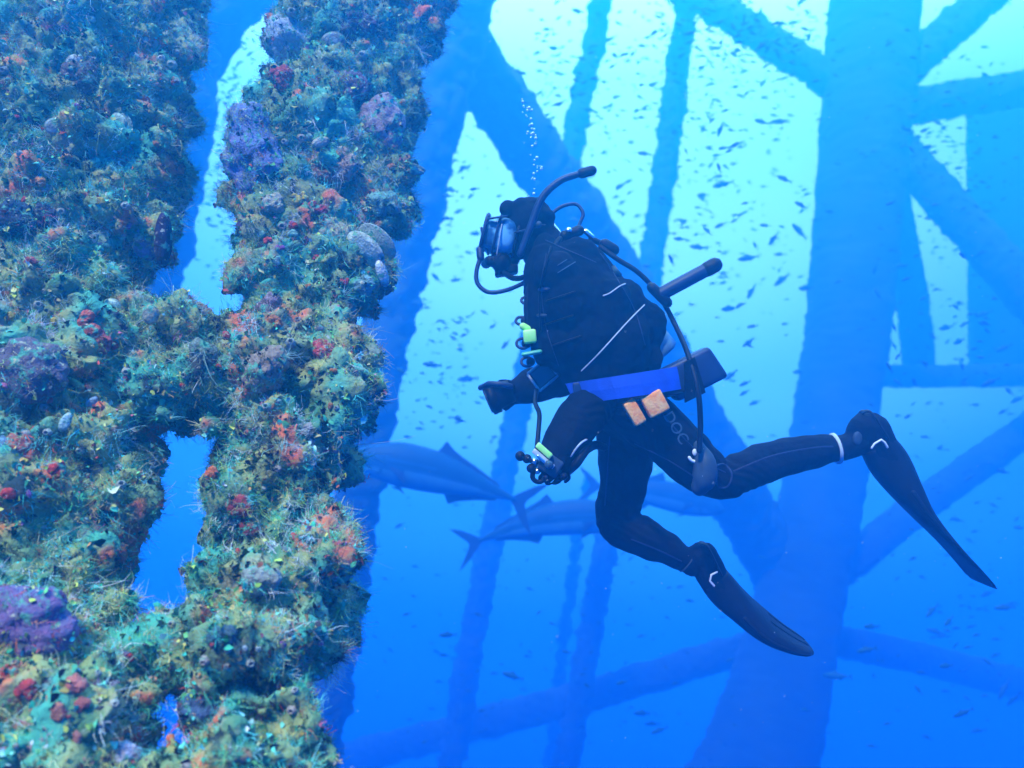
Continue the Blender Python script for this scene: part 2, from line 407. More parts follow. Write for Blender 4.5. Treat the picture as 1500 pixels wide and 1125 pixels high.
def leaves(name, n, size, cols, patch, label, cup=.4):
    """little cupped lobes: leafy algae, bryozoan plates, scales of crust"""
    p, nn = sites(n * 2)
    keep = np.array([nz(q, patch[0], patch[1]) > patch[2] + .16 * rng.random() for q in p]); p = p[keep][:n]; nn = nn[keep][:n]
    m = len(p); a = nn + rng.normal(0, .7, (m, 3)); a /= np.linalg.norm(a, axis=1)[:, None]
    b = rng.normal(0, 1, (m, 3)); b -= a * (a * b).sum(1)[:, None]; b /= np.linalg.norm(b, axis=1)[:, None]; c = np.cross(a, b)
    s = size * np.clip(rng.lognormal(0, .4, (m, 1)), .4, 1.9); rows = [p - nn * .002]
    for k in range(5):
        th = -1.1 + 2.2 * k / 4; rr = s * rng.uniform(.8, 1.25, (m, 1))
        rows.append(p + a * rr * math.cos(th) * 1.2 + b * rr * math.sin(th) + c * rr * cup * (abs(math.sin(th)) - .4 + rng.normal(0, .25, (m, 1))))
    V = np.stack(rows, 1).reshape(-1, 3); base = (np.arange(m) * 6)[:, None]
    F = np.concatenate([base + np.array([0, k + 1, k + 2]) for k in range(4)], 1).reshape(-1, 3)
    tint = np.array(cols)[rng.integers(0, len(cols), m)] * rng.uniform(.5, 1.5, (m, 1)) * clump_shade(p)
    return rawmesh(name, V, F, np.repeat(tint, 6, 0), label)

TEAL = [(.08, .62, .38), (.10, .48, .28), (.20, .78, .56), (.04, .32, .20), (.14, .46, .16), (.06, .50, .44)]
OLIV = [(.48, .56, .10), (.66, .56, .16), (.28, .46, .08), (.75, .66, .32)]
PALE = [(.50, .75, .62), (.38, .72, .62), (.72, .76, .58)]
RUST = [(.75, .16, .08), (.60, .08, .06), (.75, .34, .14), (.50, .14, .24)]
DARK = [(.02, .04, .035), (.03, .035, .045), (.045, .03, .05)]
LILA = [(.40, .36, .44), (.40, .42, .44), (.30, .30, .34)]
# ---- single growths --------------------------------------------------
def frame(nn, roll=0):
    nn = nn.normalized(); a = Vector((0, 0, 1)).cross(nn)
    if a.length < .1: a = Vector((1, 0, 0)).cross(nn)
    a.normalize(); b = nn.cross(a)
    return a * math.cos(roll) + b * math.sin(roll), b * math.cos(roll) - a * math.sin(roll), nn
def bend_noise(me, amp, sc):
    c = np.empty(len(me.vertices) * 3, np.float32); me.vertices.foreach_get('co', c); c = c.reshape(-1, 3)
    n_ = np.empty(len(me.vertices) * 3, np.float32); me.vertices.foreach_get('normal', n_); n_ = n_.reshape(-1, 3)
    for i in range(len(c)): c[i] += n_[i] * noise.noise(Vector(c[i]) * sc) * amp
    me.vertices.foreach_set('co', c.ravel()); me.update()
GM = {}
def gmat(c, c2=None, sc=60):
    k = (c, c2)
    if k not in GM: GM[k] = mat('growth_skin', c, .8, c2 or tuple(x * .5 for x in c), sc * .6, bump=.8, bscale=sc * 2, spec=.2, extra=[((.10, .34, .24), 34, .56, .64, 5), ((.45, .42, .30), 60, .62, .68, 8)])
    return GM[k]
def lump(name, label, cat, px, py, w, h, col, col2=None, n=9, proud=.5, holes=0, seed=0):
    """a sponge or coral cushion grown as a cluster of lobes; w, h in photo pixels"""
    g = hit(px, py)
    if not g: return
    rs = random.Random(int(px * 7 + py + seed)); p, nn = g; nn = (nn + Vector((0, -1.2, 0))).normalized(); s = PX(p.y)
    a, b = Vector((1, 0, 0)), Vector((0, 0, 1)); mb = MB()
    for k in range(n):
        an = rs.uniform(0, 6.28); q = math.sqrt(rs.random()) * .62
        r = rs.uniform(.30, .46) * min(w, h) * s * (1 - .3 * q)
        mb.ball(p + a * (w / 2 * s * q * math.cos(an)) + b * (h / 2 * s * q * math.sin(an)) + nn * (r * proud * rs.uniform(.3, 1)), r, seg=10)
    me = remesh(mb, max(.0022, min(w, h) * s / 26), 5, name); bend_noise(me, .07 * min(w, h) * s, 5 / (min(w, h) * s)); bend_noise(me, .03 * min(w, h) * s, 19 / (min(w, h) * s))
    o = link(name, me, gmat(col, col2, 90)); tag(o, label, cat)
    for k in range(holes):
        an = rs.uniform(0, 6.28); q = rs.uniform(.1, .7)
        gg = hit(px + math.cos(an) * w / 2 * q, py + math.sin(an) * h / 2 * q)
        r = rs.uniform(3, 5) * s; c = p + a * (w / 2 * s * q * math.cos(an)) * .7 + b * (h / 2 * s * q * math.sin(an)) * .7 + nn * (min(w, h) * s * .38)
        mb = MB(); ring = [c + (a * math.cos(u) + b * math.sin(u)) * r for u in np.linspace(0, 6.283, 10)]
        mb.tube(ring, r * .35, seg=6, round_ends=False); q_ = mb.build('pore_rim', gmat(tuple(min(1, x * 1.5) for x in col), None, 90)); q_.parent = o
    return o
def barnacle(px, py, r, label=None, group=None, col=(.55, .55, .5)):
    g = hit(px, py)
    if not g: return
    p, nn = g; a, b, c = frame((nn + Vector((0, -.8, .1))).normalized()); s = PX(p.y); r *= s; C, U, V = [], [], []
    for z, k in ((-.3, 1.1), (.1, 1.0), (.55, .8), (.95, .56), (1.0, .46), (.7, .36), (.3, .3)):
        C.append(p + c * r * z); U.append(a * r * k); V.append(b * r * k * .9)
    mb = MB(); mb.loft(C, U, V, 12)
    for i in range(len(mb.v)):
        if i % 2: mb.v[i] = mb.v[i] + (mb.v[i] - p - c * r * .3) * -.09
    o = mb.build('barnacle', gmat(col, (.3, .28, .26), 120)); o.data.name = 'barnacle'
    return tag(o, label or 'small pale barnacle cemented among the turf of the brace joint', 'barnacle', group or 'small barnacles on the brace joint')
def shell(px, py, w, h, ang, label, col=(.5, .52, .5), cat='oyster shell', gape=.12, tilt=0.4):
    g = hit(px, py)
    if not g: return
    p, nn = g; p = p * (1 - .022 / p.y); s = PX(p.y); w *= s; h *= s; ca, sa = math.cos(ang), math.sin(ang)
    a = Vector((ca, 0, sa)); b = Vector((-sa, -tilt, ca)).normalized(); c = a.cross(b).normalized()
    if c.y > 0: c = -c
    root = empty('oyster', p, label, cat)
    for k, sg in enumerate((1, -1)):
        mb = MB(); rs = random.Random(int(px) + k); C, U, V = [], [], []
        off = c * (gape * h * sg * .5 + .004)
        for i in range(7):
            t_ = i / 6; q = math.sqrt(max(0.02, 1 - t_ * t_)); wob = 1 + .08 * math.sin(i * 2.4)
            C.append(p + off + c * sg * (t_ * h * .16)); U.append(a * w / 2 * q * wob); V.append(b * h / 2 * q * wob)
        mb.loft(C, U, V, 22)
        me = mb.mesh('valve'); 
        link('valve', me, gmat(col if k == 0 else tuple(x * .6 for x in col), tuple(x * .45 for x in col), 70), root)
    return root

lump('sponge_cushion', 'big rounded lavender sponge bulging into the upper gap of the braces', 'sponge', 374, 225, 80, 160, (.16, .18, .40), (.14, .18, .34), 16, .3)
lump('sponge_cushion', 'pale bluish sponge knob at the top of the right hand brace', 'sponge', 434, 62, 72, 84, (.42, .48, .55), (.28, .34, .45), 12, .5)
lump('sponge_cushion', 'dull red sponge just under the pale bluish knob', 'sponge', 412, 118, 34, 42, (.42, .07, .06), None, 8, .5)
lump('sponge_cushion', 'purple sponge dome half hidden by tangled hydroids at lower left edge', 'sponge', 42, 915, 150, 96, (.22, .10, .24), (.12, .12, .26), 18, .5)
lump('sponge_cushion', 'dark grey mauve sponge mound above the round black shell at left edge', 'sponge', 38, 545, 100, 90, (.10, .09, .13), (.16, .12, .16), 16, .4)
lump('coral_head', 'pinkish grey coral head near the upper right edge of the reef', 'coral', 560, 185, 66, 72, (.34, .26, .28), (.22, .16, .22), 14, .5)
for (x, y, w, h, lb, c) in [
    (132, 480, 38, 62, 'tall coral red sponge left of the pale oyster cluster', (.55, .12, .09)), (150, 500, 28, 36, 'pink red sponge lobe leaning on the tall coral red sponge', (.45, .10, .12)),
    (34, 660, 46, 52, 'orange red sponge mound below the dark mauve sponge', (.55, .13, .08)), (82, 690, 28, 26, 'small scarlet sponge right of the orange red mound', (.60, .06, .05)),
    (12, 722, 26, 20, 'scarlet sponge patch at the left edge above the tangled hydroids', (.55, .05, .04)), (474, 516, 34, 38, 'bright red sponge near the right edge of the reef', (.60, .08, .08)),
    (350, 742, 34, 32, 'dark red sponge on the right brace beside the lower gap', (.42, .06, .06)), (364, 776, 30, 42, 'maroon sponge directly under the dark red one', (.34, .05, .05)),
    (312, 695, 22, 20, 'tiny red and yellow sponge at the tip of the lower gap', (.62, .14, .04)), (462, 306, 44, 22, 'crimson sponge ledge in the middle of the right brace', (.50, .05, .06)),
    (430, 330, 16, 12, 'tiny crimson sponge bead below the crimson ledge', (.55, .06, .04)), (52, 264, 30, 20, 'orange sponge patch on the upper left brace', (.70, .26, .10)),
    (12, 990, 44, 34, 'scarlet sponge under the purple dome at the left edge', (.60, .07, .04)), (44, 1010, 30, 30, 'deep red sponge right of the scarlet one under the purple dome', (.48, .05, .05)),
    (110, 1005, 30, 30, 'salmon pink sponge knob below the purple dome', (.55, .17, .14)), (122, 1032, 26, 22, 'second salmon pink knob touching the lower right of the first', (.50, .15, .14)),
    (88, 1042, 22, 30, 'salmon sponge finger left of the second salmon knob', (.48, .18, .12)), (112, 1085, 16, 34, 'thin pink sponge finger near the bottom of the left brace', (.46, .18, .16)),
    (404, 470, 18, 34, 'rust orange tube sponge standing below the upper right clump', (.48, .17, .06)), (44, 382, 34, 12, 'flat pink red crust in a dark hollow of the left brace', (.45, .10, .09)),
    (470, 250, 30, 44, 'brown pink coral branch right of the middle of the right brace', (.34, .16, .12)), (505, 240, 36, 50, 'cream and brown coral branch with pale tips on the right brace', (.44, .30, .22)),
    (395, 455, 42, 40, 'mauve brown coral cushion above the rust orange tube', (.28, .18, .22)), (365, 360, 26, 40, 'orange brown coral knob beside the upper gap', (.34, .17, .09)),
    (400, 300, 28, 40, 'cream branching coral leaning left on the right brace', (.48, .44, .32)), (385, 540, 70, 60, 'broad pinkish tan coral cushion at the centre of the crossing', (.34, .25, .19)),
    (300, 520, 50, 40, 'grey green coral cushion left of the broad tan cushion', (.20, .24, .19)), (385, 850, 60, 44, 'pale grey coral cushion on the lower right brace', (.32, .34, .30)),
    (455, 1010, 60, 70, 'light green coral cushion at the foot of the lower right brace', (.20, .32, .22)), (180, 1108, 60, 40, 'whitish lilac sponge cup at the bottom of the left brace', (.44, .42, .58)),
    (22, 318, 60, 46, 'dark blue grey sponge mound on the left brace', (.04, .06, .10)), (62, 320, 40, 44, 'blackish sponge lump touching the dark blue grey mound', (.05, .05, .09)),
    (122, 118, 46, 46, 'brown sponge mound under the white crescent of growth', (.16, .11, .09)), (290, 370 + 175, 24, 24, 'charcoal sponge knob above the lower gap', (.05, .06, .06)),
    (520, 130, 50, 40, 'purple brown sponge ledge high on the right brace', (.15, .10, .16)), (520, 40, 70, 44, 'dark maroon sponge shelf at the very top of the right brace', (.11, .07, .12)),
    (330, 935, 44, 40, 'deep blue green sponge mound left of the pale dots', (.06, .12, .16)), (300, 1040, 56, 70, 'blue violet sponge mound beside the narrow bottom slot', (.07, .12, .26)),
    (560, 300, 60, 34, 'pale turquoise leathery sponge sheet on the right edge', (.22, .42, .36)), (490, 345, 56, 40, 'pale tan sponge shelf left of the big open shell', (.40, .38, .30)),
    (535, 418, 30, 46, 'turquoise grey sponge lobe under the big open shell', (.20, .36, .36)), (110, 90, 46, 20, 'white crescent of sponge on the upper left brace', (.62, .66, .62)),
    (10, 130, 26, 40, 'dusky pink sponge at the left edge of the upper brace', (.28, .15, .16)), (22, 172, 26, 8, 'crimson streak of sponge below the dusky pink one', (.50, .05, .12)),
]: lump('sponge_cushion' if 'coral c' not in lb and 'coral b' not in lb and 'coral k' not in lb else 'coral_head', lb, 'sponge' if 'sponge' in lb or 'crust' in lb or 'knob' in lb or 'one' in lb and 'coral c' not in lb else 'coral', x, y, w, h, c, None, 8, .6)
shell(206, 352, 42, 66, .1, 'smooth lavender oyster shell beside the dark slot on the left brace', (.30, .34, .62))
shell(240, 352, 22, 78, -.08, 'narrow dark purple mussel shell hanging next to the lavender oyster', (.035, .015, .06), 'mussel shell', .05, .1)
shell(14, 596, 56, 58, .3, 'round blackish green shell with a pale rim at the left edge', (.07, .11, .08))
shell(164, 448, 26, 22, .2, 'pale turquoise oyster shell in the middle of the left brace', (.55, .72, .62))
shell(222, 460, 22, 30, -.3, 'cream open oyster shell under the floor of the upper gap', (.62, .58, .42))
shell(545, 360, 66, 50, -.7, 'large open oyster with a white lip jutting from the right edge', (.55, .66, .60), 'oyster shell', .55, .9)
shell(560, 400, 16, 40, .25, 'white elongated shell flake hanging from the right edge of the reef', (.75, .8, .8))
shell(600, 245, 46, 14, -.25, 'long pale shell ledge sticking out at the right edge', (.42, .62, .58), 'oyster shell', .5, .9)
shell(470, 38 + 170, 26, 14, .3, 'small cream shell above the brown pink coral', (.5, .48, .4))
shell(134, 590, 24, 12, .8, 'light blue shell sliver, upper of the two in a row', (.35, .55, .8))
shell(96, 618, 30, 14, 1.1, 'pale turquoise shell sliver, lower of the two in a row', (.45, .7, .7))
shell(8, 650, 12, 26, .1, 'light blue shell flake left of the orange red sponge', (.35, .5, .8))
shell(112, 560, 30, 10, -.5, 'lime tinted shell edge beside the mauve sponge', (.5, .62, .25))
shell(488, 60, 34, 24, .2, 'grey ringed shell cluster high on the right brace', (.3, .36, .36))
shell(80, 205 - 20, 26, 22, .6, 'curved grey shell on the upper left brace', (.34, .44, .44))
shell(180, 180, 30, 24, -.8, 'pale green gaping shell right of the curved grey one', (.40, .56, .5), 'oyster shell', .4)
for i, (x, y, r) in enumerate([(190, 402, 5), (204, 400, 6), (222, 401, 6), (238, 403, 5), (262, 404, 5)]):
    barnacle(x, y, r, 'white bead barnacle in the row under the lavender oyster', 'row of white barnacles', (.8, .84, .82))
for i, (x, y, r) in enumerate([(334, 952, 6), (358, 950, 5), (378, 951, 5)]):
    barnacle(x, y, r, 'bluish white barnacle in the short row low on the right brace', 'row of bluish barnacles', (.6, .72, .85))
barnacle(236, 85, 6, 'single bright white barnacle high on the upper left brace', 'bright barnacle', (.9, .95, .9))
# the turf also grows over the single growths
AA, BB, CC2, FF, WW = [A], [B_], [C_], [fn], [wgt]
for o in [q for q in COL.objects if q.type == 'MESH' and q.name.split('.')[0] in ('sponge_cushion', 'coral_head')]:
    me = o.data; n_ = len(me.vertices); c = np.empty(n_ * 3, np.float32); me.vertices.foreach_get('co', c); c = c.reshape(-1, 3)
    me.calc_loop_triangles(); t3 = np.empty(len(me.loop_triangles) * 3, np.int32); me.loop_triangles.foreach_get('vertices', t3); t3 = t3.reshape(-1, 3)
    a_, b_, c_ = c[t3[:, 0]], c[t3[:, 1]], c[t3[:, 2]]; f_ = np.cross(b_ - a_, c_ - a_); l_ = np.linalg.norm(f_, axis=1)
    AA.append(a_); BB.append(b_); CC2.append(c_); FF.append(f_ / (l_[:, None] + 1e-12)); WW.append(l_ / 2 * .55 * (f_[:, 1] < 0))
A, B_, C_, fn, wgt = map(np.concatenate, (AA, BB, CC2, FF, WW)); nt_ = len(A)
filaments('teal_hydroid_turf', 16000, 10, .017, .00075, TEAL, (3.2, 5, -.35), ('soft teal hydroid turf carpeting the encrusted brace joint', 'hydroids'), sweep=.8, curl=1.1, segs=3)
filaments('olive_algae_turf', 9500, 10, .018, .0007, OLIV + [(.55, .34, .14)], (4.0, 23, -.12), ('olive brown tangled algae turf in patches over the brace joint', 'algae'), sweep=.9, curl=1.1, segs=4)
filaments('pale_hydroid_fans', 2400, 14, .024, .0008, PALE, (5.0, 51, .0), ('long pale feathery hydroids sweeping off the brace joint', 'hydroids'), sweep=.6, curl=1.3, segs=5)
filaments('rusty_algae_turf', 4200, 10, .013, .001, RUST, (5.0, 83, .05), ('short rust red algae tufts between the teal hydroids', 'algae'), sweep=.9)
filaments('white_stray_threads', 170, 3, .035, .0008, [(.5, .6, .5), (.4, .5, .46)], (3, 7, -.1), ('long thin pale threads curling over the reef growth', 'hydroids'), sweep=1.2, curl=2.2, segs=9)
leaves('leafy_growth', 30000, .0065, TEAL + OLIV + DARK, (3, 61, -.6), ('small green and brown leafy lobes crowded over the brace joint', 'algae'))
leaves('ruffled_plates', 2400, .0085, TEAL + TEAL + OLIV + RUST, (4, 71, .0), ('coin sized ruffled plates of algae and bryozoan standing out of the turf', 'algae'), .8)
leaves('hollow_shade_leaves', 4500, .008, DARK, (5, 91, .08), ('nearly black leafy lobes in the hollows of the reef growth', 'algae'))  # near-black leaf colour adds painted shade, scattered by noise
leaves('pale_bryozoan_flakes', 4000, .0042, PALE + LILA + OLIV, (6, 37, .05), ('pale lilac and cream bryozoan flakes sprinkled on the reef', 'bryozoans'))
leaves('red_crust_flakes', 6500, .006, RUST + [(.6, .36, .12)], (5, 117, .05), ('red and brown crust flakes sprinkled on the reef', 'crust'))

random.seed(5); k = 0
while k < 130:
    x, y = random.uniform(0, 600), random.uniform(0, 1125)
    if in_reef(x, y) and edge_dist(x, y) > 12 and nz((x / 90, y / 90, 0), 1, 3) > -.05:
        barnacle(x, y, random.uniform(4, 8.5), col=random.choice([(.45, .47, .42), (.32, .40, .38), (.4, .32, .3)])); k += 1
k = 0
SC = [('bright scarlet', (.6, .06, .05)), ('rusty orange', (.55, .2, .06)), ('violet', (.28, .08, .32)), ('yellow ochre', (.55, .42, .08)), ('pale turquoise', (.25, .5, .45))]
while k < 90:
    x, y = random.uniform(0, 600), random.uniform(0, 1125)
    if in_reef(x, y) and edge_dist(x, y) > 12:
        nm, c = random.choice(SC)
        o = lump('encrusting_sponge', nm + ' bead of encrusting sponge among the turf, fingertip sized', 'sponge', x, y, random.uniform(9, 17), random.uniform(8, 15), c, None, 4, .8)
        if o: o['group'] = nm + ' sponge beads'
        k += 1
# ------------------------------------------------------------------ the diver
DD = 2.9
def D(px, py, oy=0.0): return P(px, py, DD + oy)
def R_(px, oy=0.0): return px * PX(DD + oy)
def Dp(lst, n=6):
    """(px, py, oy, r px) control points -> smooth points and radii in metres"""
    sp = spline(lst, n); return [D(a[0], a[1], a[2]) for a in sp], [R_(a[3], a[2]) for a in sp]
def hose(name, lst, r, m, parent, n=8, seg=10):
    sp = spline([(a[0], a[1], a[2]) for a in lst], n)
    return MB().tube([D(*a) for a in sp], R_(r), seg=seg).build(name, M[m], parent)

diver = empty('person', D(915, 600), 'diver in a black suit swimming left beside the reef with legs bent', 'person')
b = MB()
for lst in [
    [(792, 345, 0, 25), (812, 388, 0, 44), (845, 440, 0, 62), (880, 510, 0, 60), (905, 570, 0, 54), (925, 605, 0, 48)],       # trunk
    [(815, 395, -.17, 30), (828, 405, 0, 36), (812, 395, .17, 30)],                                                           # shoulders
    [(930, 598, -.09, 44), (978, 640, -.11, 42), (1022, 682, -.11, 38), (1056, 702, -.11, 30), (1090, 690, -.10, 30), (1140, 672, -.09, 29), (1195, 661, -.08, 24), (1240, 654, -.08, 19), (1258, 646, -.08, 21)],  # left leg
    [(1256, 646, -.08, 19), (1272, 627, -.08, 26), (1292, 662, -.08, 25), (1318, 700, -.08, 20), (1332, 725, -.08, 14)],       # left foot
    [(915, 610, .08, 42), (917, 650, .07, 43), (914, 700, .06, 37), (906, 745, .05, 33), (907, 770, .04, 31), (940, 786, .04, 29), (975, 803, .04, 24), (1005, 822, .04, 17), (1014, 828, .04, 17)],   # right leg
    [(1014, 828, .04, 17), (1028, 814, .04, 21), (1046, 848, .04, 23), (1070, 880, .04, 20), (1085, 896, .04, 14)],            # right foot
    [(812, 400, -.15, 26), (840, 470, -.17, 22), (866, 540, -.16, 27), (872, 580, -.18, 33), (852, 610, -.23, 35), (827, 645, -.27, 32), (813, 664, -.29, 26)],  # left arm
    [(805, 405, .17, 27), (812, 470, .20, 26), (826, 545, .16, 28), (805, 556, .12, 28), (778, 566, .08, 26), (760, 572, .06, 20)],             # right arm
]:
    p_, r_ = Dp(lst); b.tube(p_, r_, seg=16)
# head: skull, jaw, nose
b.ball(D(772, 328, 0), R_(34), scale=(1.0, .86, 1.05)); b.ball(D(755, 358, 0), R_(24), scale=(1, .8, 1)); b.ball(D(738, 350, 0), R_(14)); b.ball(D(729, 352, 0), R_(6))
# gloved hands: palm and five fingers each, curled round what they hold
def hand(palm, fingers):
    p_, r_ = Dp(palm, 4); b.tube(p_, r_, seg=12)
    for f in fingers:
        p_, r_ = Dp(f, 4); b.tube(p_, r_, seg=8)
hand([(812, 664, -.30, 20), (820, 680, -.31, 19), (822, 690, -.31, 14)],
     [[(812, 682, -.34, 4.4), (800, 692, -.36, 4.4), (792, 700, -.34, 4), (794, 705, -.31, 3.6)], [(818, 688, -.34, 4.4), (808, 699, -.36, 4.4), (801, 706, -.34, 4), (804, 709, -.31, 3.6)],
      [(825, 691, -.32, 4.4), (819, 702, -.33, 4.4), (812, 707, -.31, 4), (812, 707, -.28, 3.6)], [(832, 690, -.29, 4), (833, 700, -.29, 4), (828, 706, -.27, 3.6)],
      [(806, 672, -.29, 5), (794, 674, -.27, 4.6), (784, 682, -.27, 4.2)]])
hand([(762, 572, .06, 15), (752, 577, .05, 16), (745, 580, .05, 13)],
     [[(750, 566, .00, 4.4), (740, 566, -.03, 4.4), (730, 572, -.04, 4), (730, 580, -.03, 3.6)], [(750, 572, -.01, 4.4), (739, 575, -.04, 4.4), (731, 581, -.045, 4), (733, 588, -.03, 3.6)],
      [(750, 580, -.01, 4.4), (740, 585, -.035, 4.4), (733, 591, -.03, 4), (738, 596, -.01, 3.6)], [(754, 587, 0, 4), (746, 594, -.02, 4), (741, 598, -.01, 3.6)],
      [(756, 566, .03, 5), (744, 560, .03, 4.6), (733, 560, .02, 4.2)]])
bm_ = remesh(b, .0045, 3, 'body')
bend_noise(bm_, .007, 17)
n_ = len(bm_.vertices); vc_ = np.empty(n_ * 3, np.float32); bm_.vertices.foreach_get('co', vc_); vc_ = vc_.reshape(-1, 3)
vn_ = np.empty(n_ * 3, np.float32); bm_.vertices.foreach_get('normal', vn_); vn_ = vn_.reshape(-1, 3); amp = np.zeros(n_)
for kx, ky, kr in ((1066, 690, .15), (908, 765, .15), (925, 625, .16), (868, 585, .13)):   # creases at knees, hips and elbow
    q_ = D(kx, ky, 0); dx = np.hypot(vc_[:, 0] - q_.x, vc_[:, 2] - q_.z); amp = np.maximum(amp, np.clip(1 - dx / kr, 0, 1))
ph_ = np.array([noise.noise(Vector(q) * 9) * 9 for q in vc_])
vc_ += vn_ * (.0032 * amp * np.sin((vc_[:, 2] * .8 + vc_[:, 0] * .6) * 190 + ph_))[:, None]
bm_.vertices.foreach_set('co', vc_.astype(np.float32).ravel()); bm_.update()
bm_.materials.append(M['neo']); bm_.materials.append(M['skin'])
fc = D(742, 350)
for p in bm_.polygons:
    c = p.center
    if (c - D(735, 352)).length < R_(22) and c.x < D(752, 350).x: p.material_index = 1
bm_.shade_smooth()
body = bpy.data.objects.new('body', bm_); COL.objects.link(body); body.parent = diver; body.matrix_parent_inverse = Matrix.Translation(-diver.location)

# hood with ragged straps, mask, snorkel
h = MB(); h.ball(D(776, 326), R_(37), scale=(1, .88, 1.02)); p_, r_ = Dp([(782, 345, 0, 32), (800, 372, 0, 34)], 4); h.tube(p_, r_)
for (x, y, r) in ((744, 306, 13), (764, 303, 14), (786, 303, 14), (802, 318, 12)): h.ball(D(x, y, -.03), R_(r)); h.ball(D(x, y, .03), R_(r))
link('hood', remesh(h, .005, 3), M['neo'], diver)
def oval(cx, cy, ax, ay, half, wid, n=10):   # in-plane axis vector px (ax, ay), depth half-width
    return (D(cx, cy), Vector((R_(ax), 0, -R_(ay))), Vector((0, wid, 0)))
mk = empty('diving_mask', D(735, 345), None, None); mk.parent = diver; mk.matrix_parent_inverse = Matrix.Translation(-diver.location)
def mlink(mb, nm, m): return mb.build(nm, M[m], mk)
C, U, V = [], [], []
for cx, cy, k in ((756, 352, .80), (748, 350, .95), (736, 348, 1.0), (722, 345, .93), (713, 343, .88)):
    C.append(D(cx, cy)); U.append(Vector((R_(7 * k), 0, R_(27 * k)))); V.append(Vector((0, .074 * k, 0)))
s_ = MB(); s_.loft(C, U, V, 24, power=3.2); mlink(s_, 'skirt', 'skirt')
def rim(cx, cy, k, r, nm, m):
    pts = []
    for a in np.linspace(0, 2 * math.pi, 25):
        x = math.copysign(abs(math.cos(a)) ** .6, math.cos(a)); y = math.copysign(abs(math.sin(a)) ** .6, math.sin(a))
        pts.append(D(cx, cy) + Vector((R_(7 * k), 0, R_(29 * k))) * x + Vector((0, .078 * k, 0)) * y)
    mlink(MB().tube(pts, r, seg=8, round_ends=False), nm, m)
rim(710, 343, .92, .0065, 'mask_frame', 'rubberb'); rim(757, 352, .86, .006, 'mask_frame', 'rubber')
g_ = MB(); g_.loft([D(711, 343.2), D(707.5, 342.6)], [Vector((R_(6.3), 0, R_(26)))] * 2, [Vector((0, .071, 0))] * 2, 24, power=3.2); mlink(g_, 'lens', 'glass')
rim(728, 346, .97, .0045, 'mask_frame', 'rubberb')
for (x0, y0, x1, y1, m__) in ((718, 320, 740, 317, 'rubberb'), (735, 330, 728, 372, 'cord')):
    mlink(MB().tube([D(x0, y0, -.075), D((x0 + x1) / 2, (y0 + y1) / 2, -.083), D(x1, y1, -.072)], R_(2.2 if m__ == 'cord' else 4), seg=8, flat=.4), 'mask_bridge', m__)
mlink(MB().tube([D(757, 340, -.075), D(775, 335, -.088), D(795, 330, -.088)], .012, seg=8, flat=.25), 'strap', 'rubberb')
mlink(MB().tube([D(757, 340, .075), D(775, 335, .088), D(795, 330, .088)], .012, seg=8, flat=.25), 'strap', 'rubberb')
mlink(MB().ball(D(789, 329, -.094), R_(5)), 'buckle', 'grey')
sp = [(762, 372, -.10, 5), (778, 330, -.10, 5.5), (788, 302, -.10, 5.5), (800, 282, -.10, 5.5), (822, 264, -.10, 5.2), (848, 255, -.10, 5), (864, 251, -.10, 6)]
p_, r_ = Dp(sp, 6); sk_ = MB(); sk_.tube(p_, r_, seg=12); o = sk_.build('snorkel', M['rubberb'], diver)
o2 = MB().tube([D(852, 254, -.10), D(867, 250, -.10)], R_(7.2), seg=12).build('splash_guard', M['rubber'], o); 

# fins
def fin(nm, spine, side_w, strap, buckle, parent):
    sp = spline(spine, 6); C, U, V = [], [], []
    n = len(sp)
    for i, a in enumerate(sp):
        c = D(a[0], a[1], a[2]); q = sp[min(i + 1, n - 1)]; p0 = sp[max(i - 1, 0)]
        t_ = (D(*q[:3]) - D(*p0[:3])).normalized(); y = Vector((0, 1, 0)); nn = t_.cross(y).normalized()
        tilt = a[5]
        u = (y * math.cos(tilt) + nn * math.sin(tilt)); v = t_.cross(u).normalized()
        C.append(c); U.append(u * a[4]); V.append(v * R_(a[3]))
    f = MB(); f.loft(C, U, V, 20, power=2.6)
    o = f.build(nm, M['rubber'], parent)
    rr = MB()                                              # stiffening rails on both blade edges
    for sg in (-1, 1):
        rr.tube([C[i] + U[i] * .97 * sg for i in range(n // 3, n - 1)], [max(.0035, .009 * (1 - (i - n / 3) / n * 1.2)) for i in range(n // 3, n - 1)], seg=7)
    q = rr.build('rail', M['rubber'], None); q.parent = o
    for i in range(2):
        ribm = MB(); ribm.tube([C[j] + V[j] * 1.0 + U[j] * (.3 * (2 * i - 1)) for j in range(n // 2, n - 3)], .003, seg=6); q = ribm.build('rib', M['rubber'], None); q.parent = o
    q = MB().tube([D(*s) for s in spline(strap, 5)], .011, seg=8, flat=.35).build('heel_strap', M['rubber'], None); q.parent = o
    q = MB().tube([D(*s) for s in buckle], R_(1.5), seg=8).build('buckle', M['white'], None); q.parent = o
    return o
fin('swim_fin', [(1284, 650, -.08, 24, .055, 0), (1302, 678, -.08, 27, .062, 0), (1325, 715, -.08, 21, .08, .12), (1350, 752, -.08, 12, .095, .12), (1385, 792, -.07, 6.5, .10, .1), (1415, 825, -.06, 3.4, .10, .05), (1440, 854, -.05, 1.5, .085, 0)], .1,
    [(1300, 640, -.15), (1276, 604, -.12), (1262, 606, -.08), (1270, 604, -.03), (1300, 640, .0)], [(1277, 656, -.152), (1281, 650, -.154), (1291, 644, -.156), (1296, 648, -.156), (1300, 655, -.154)], diver)
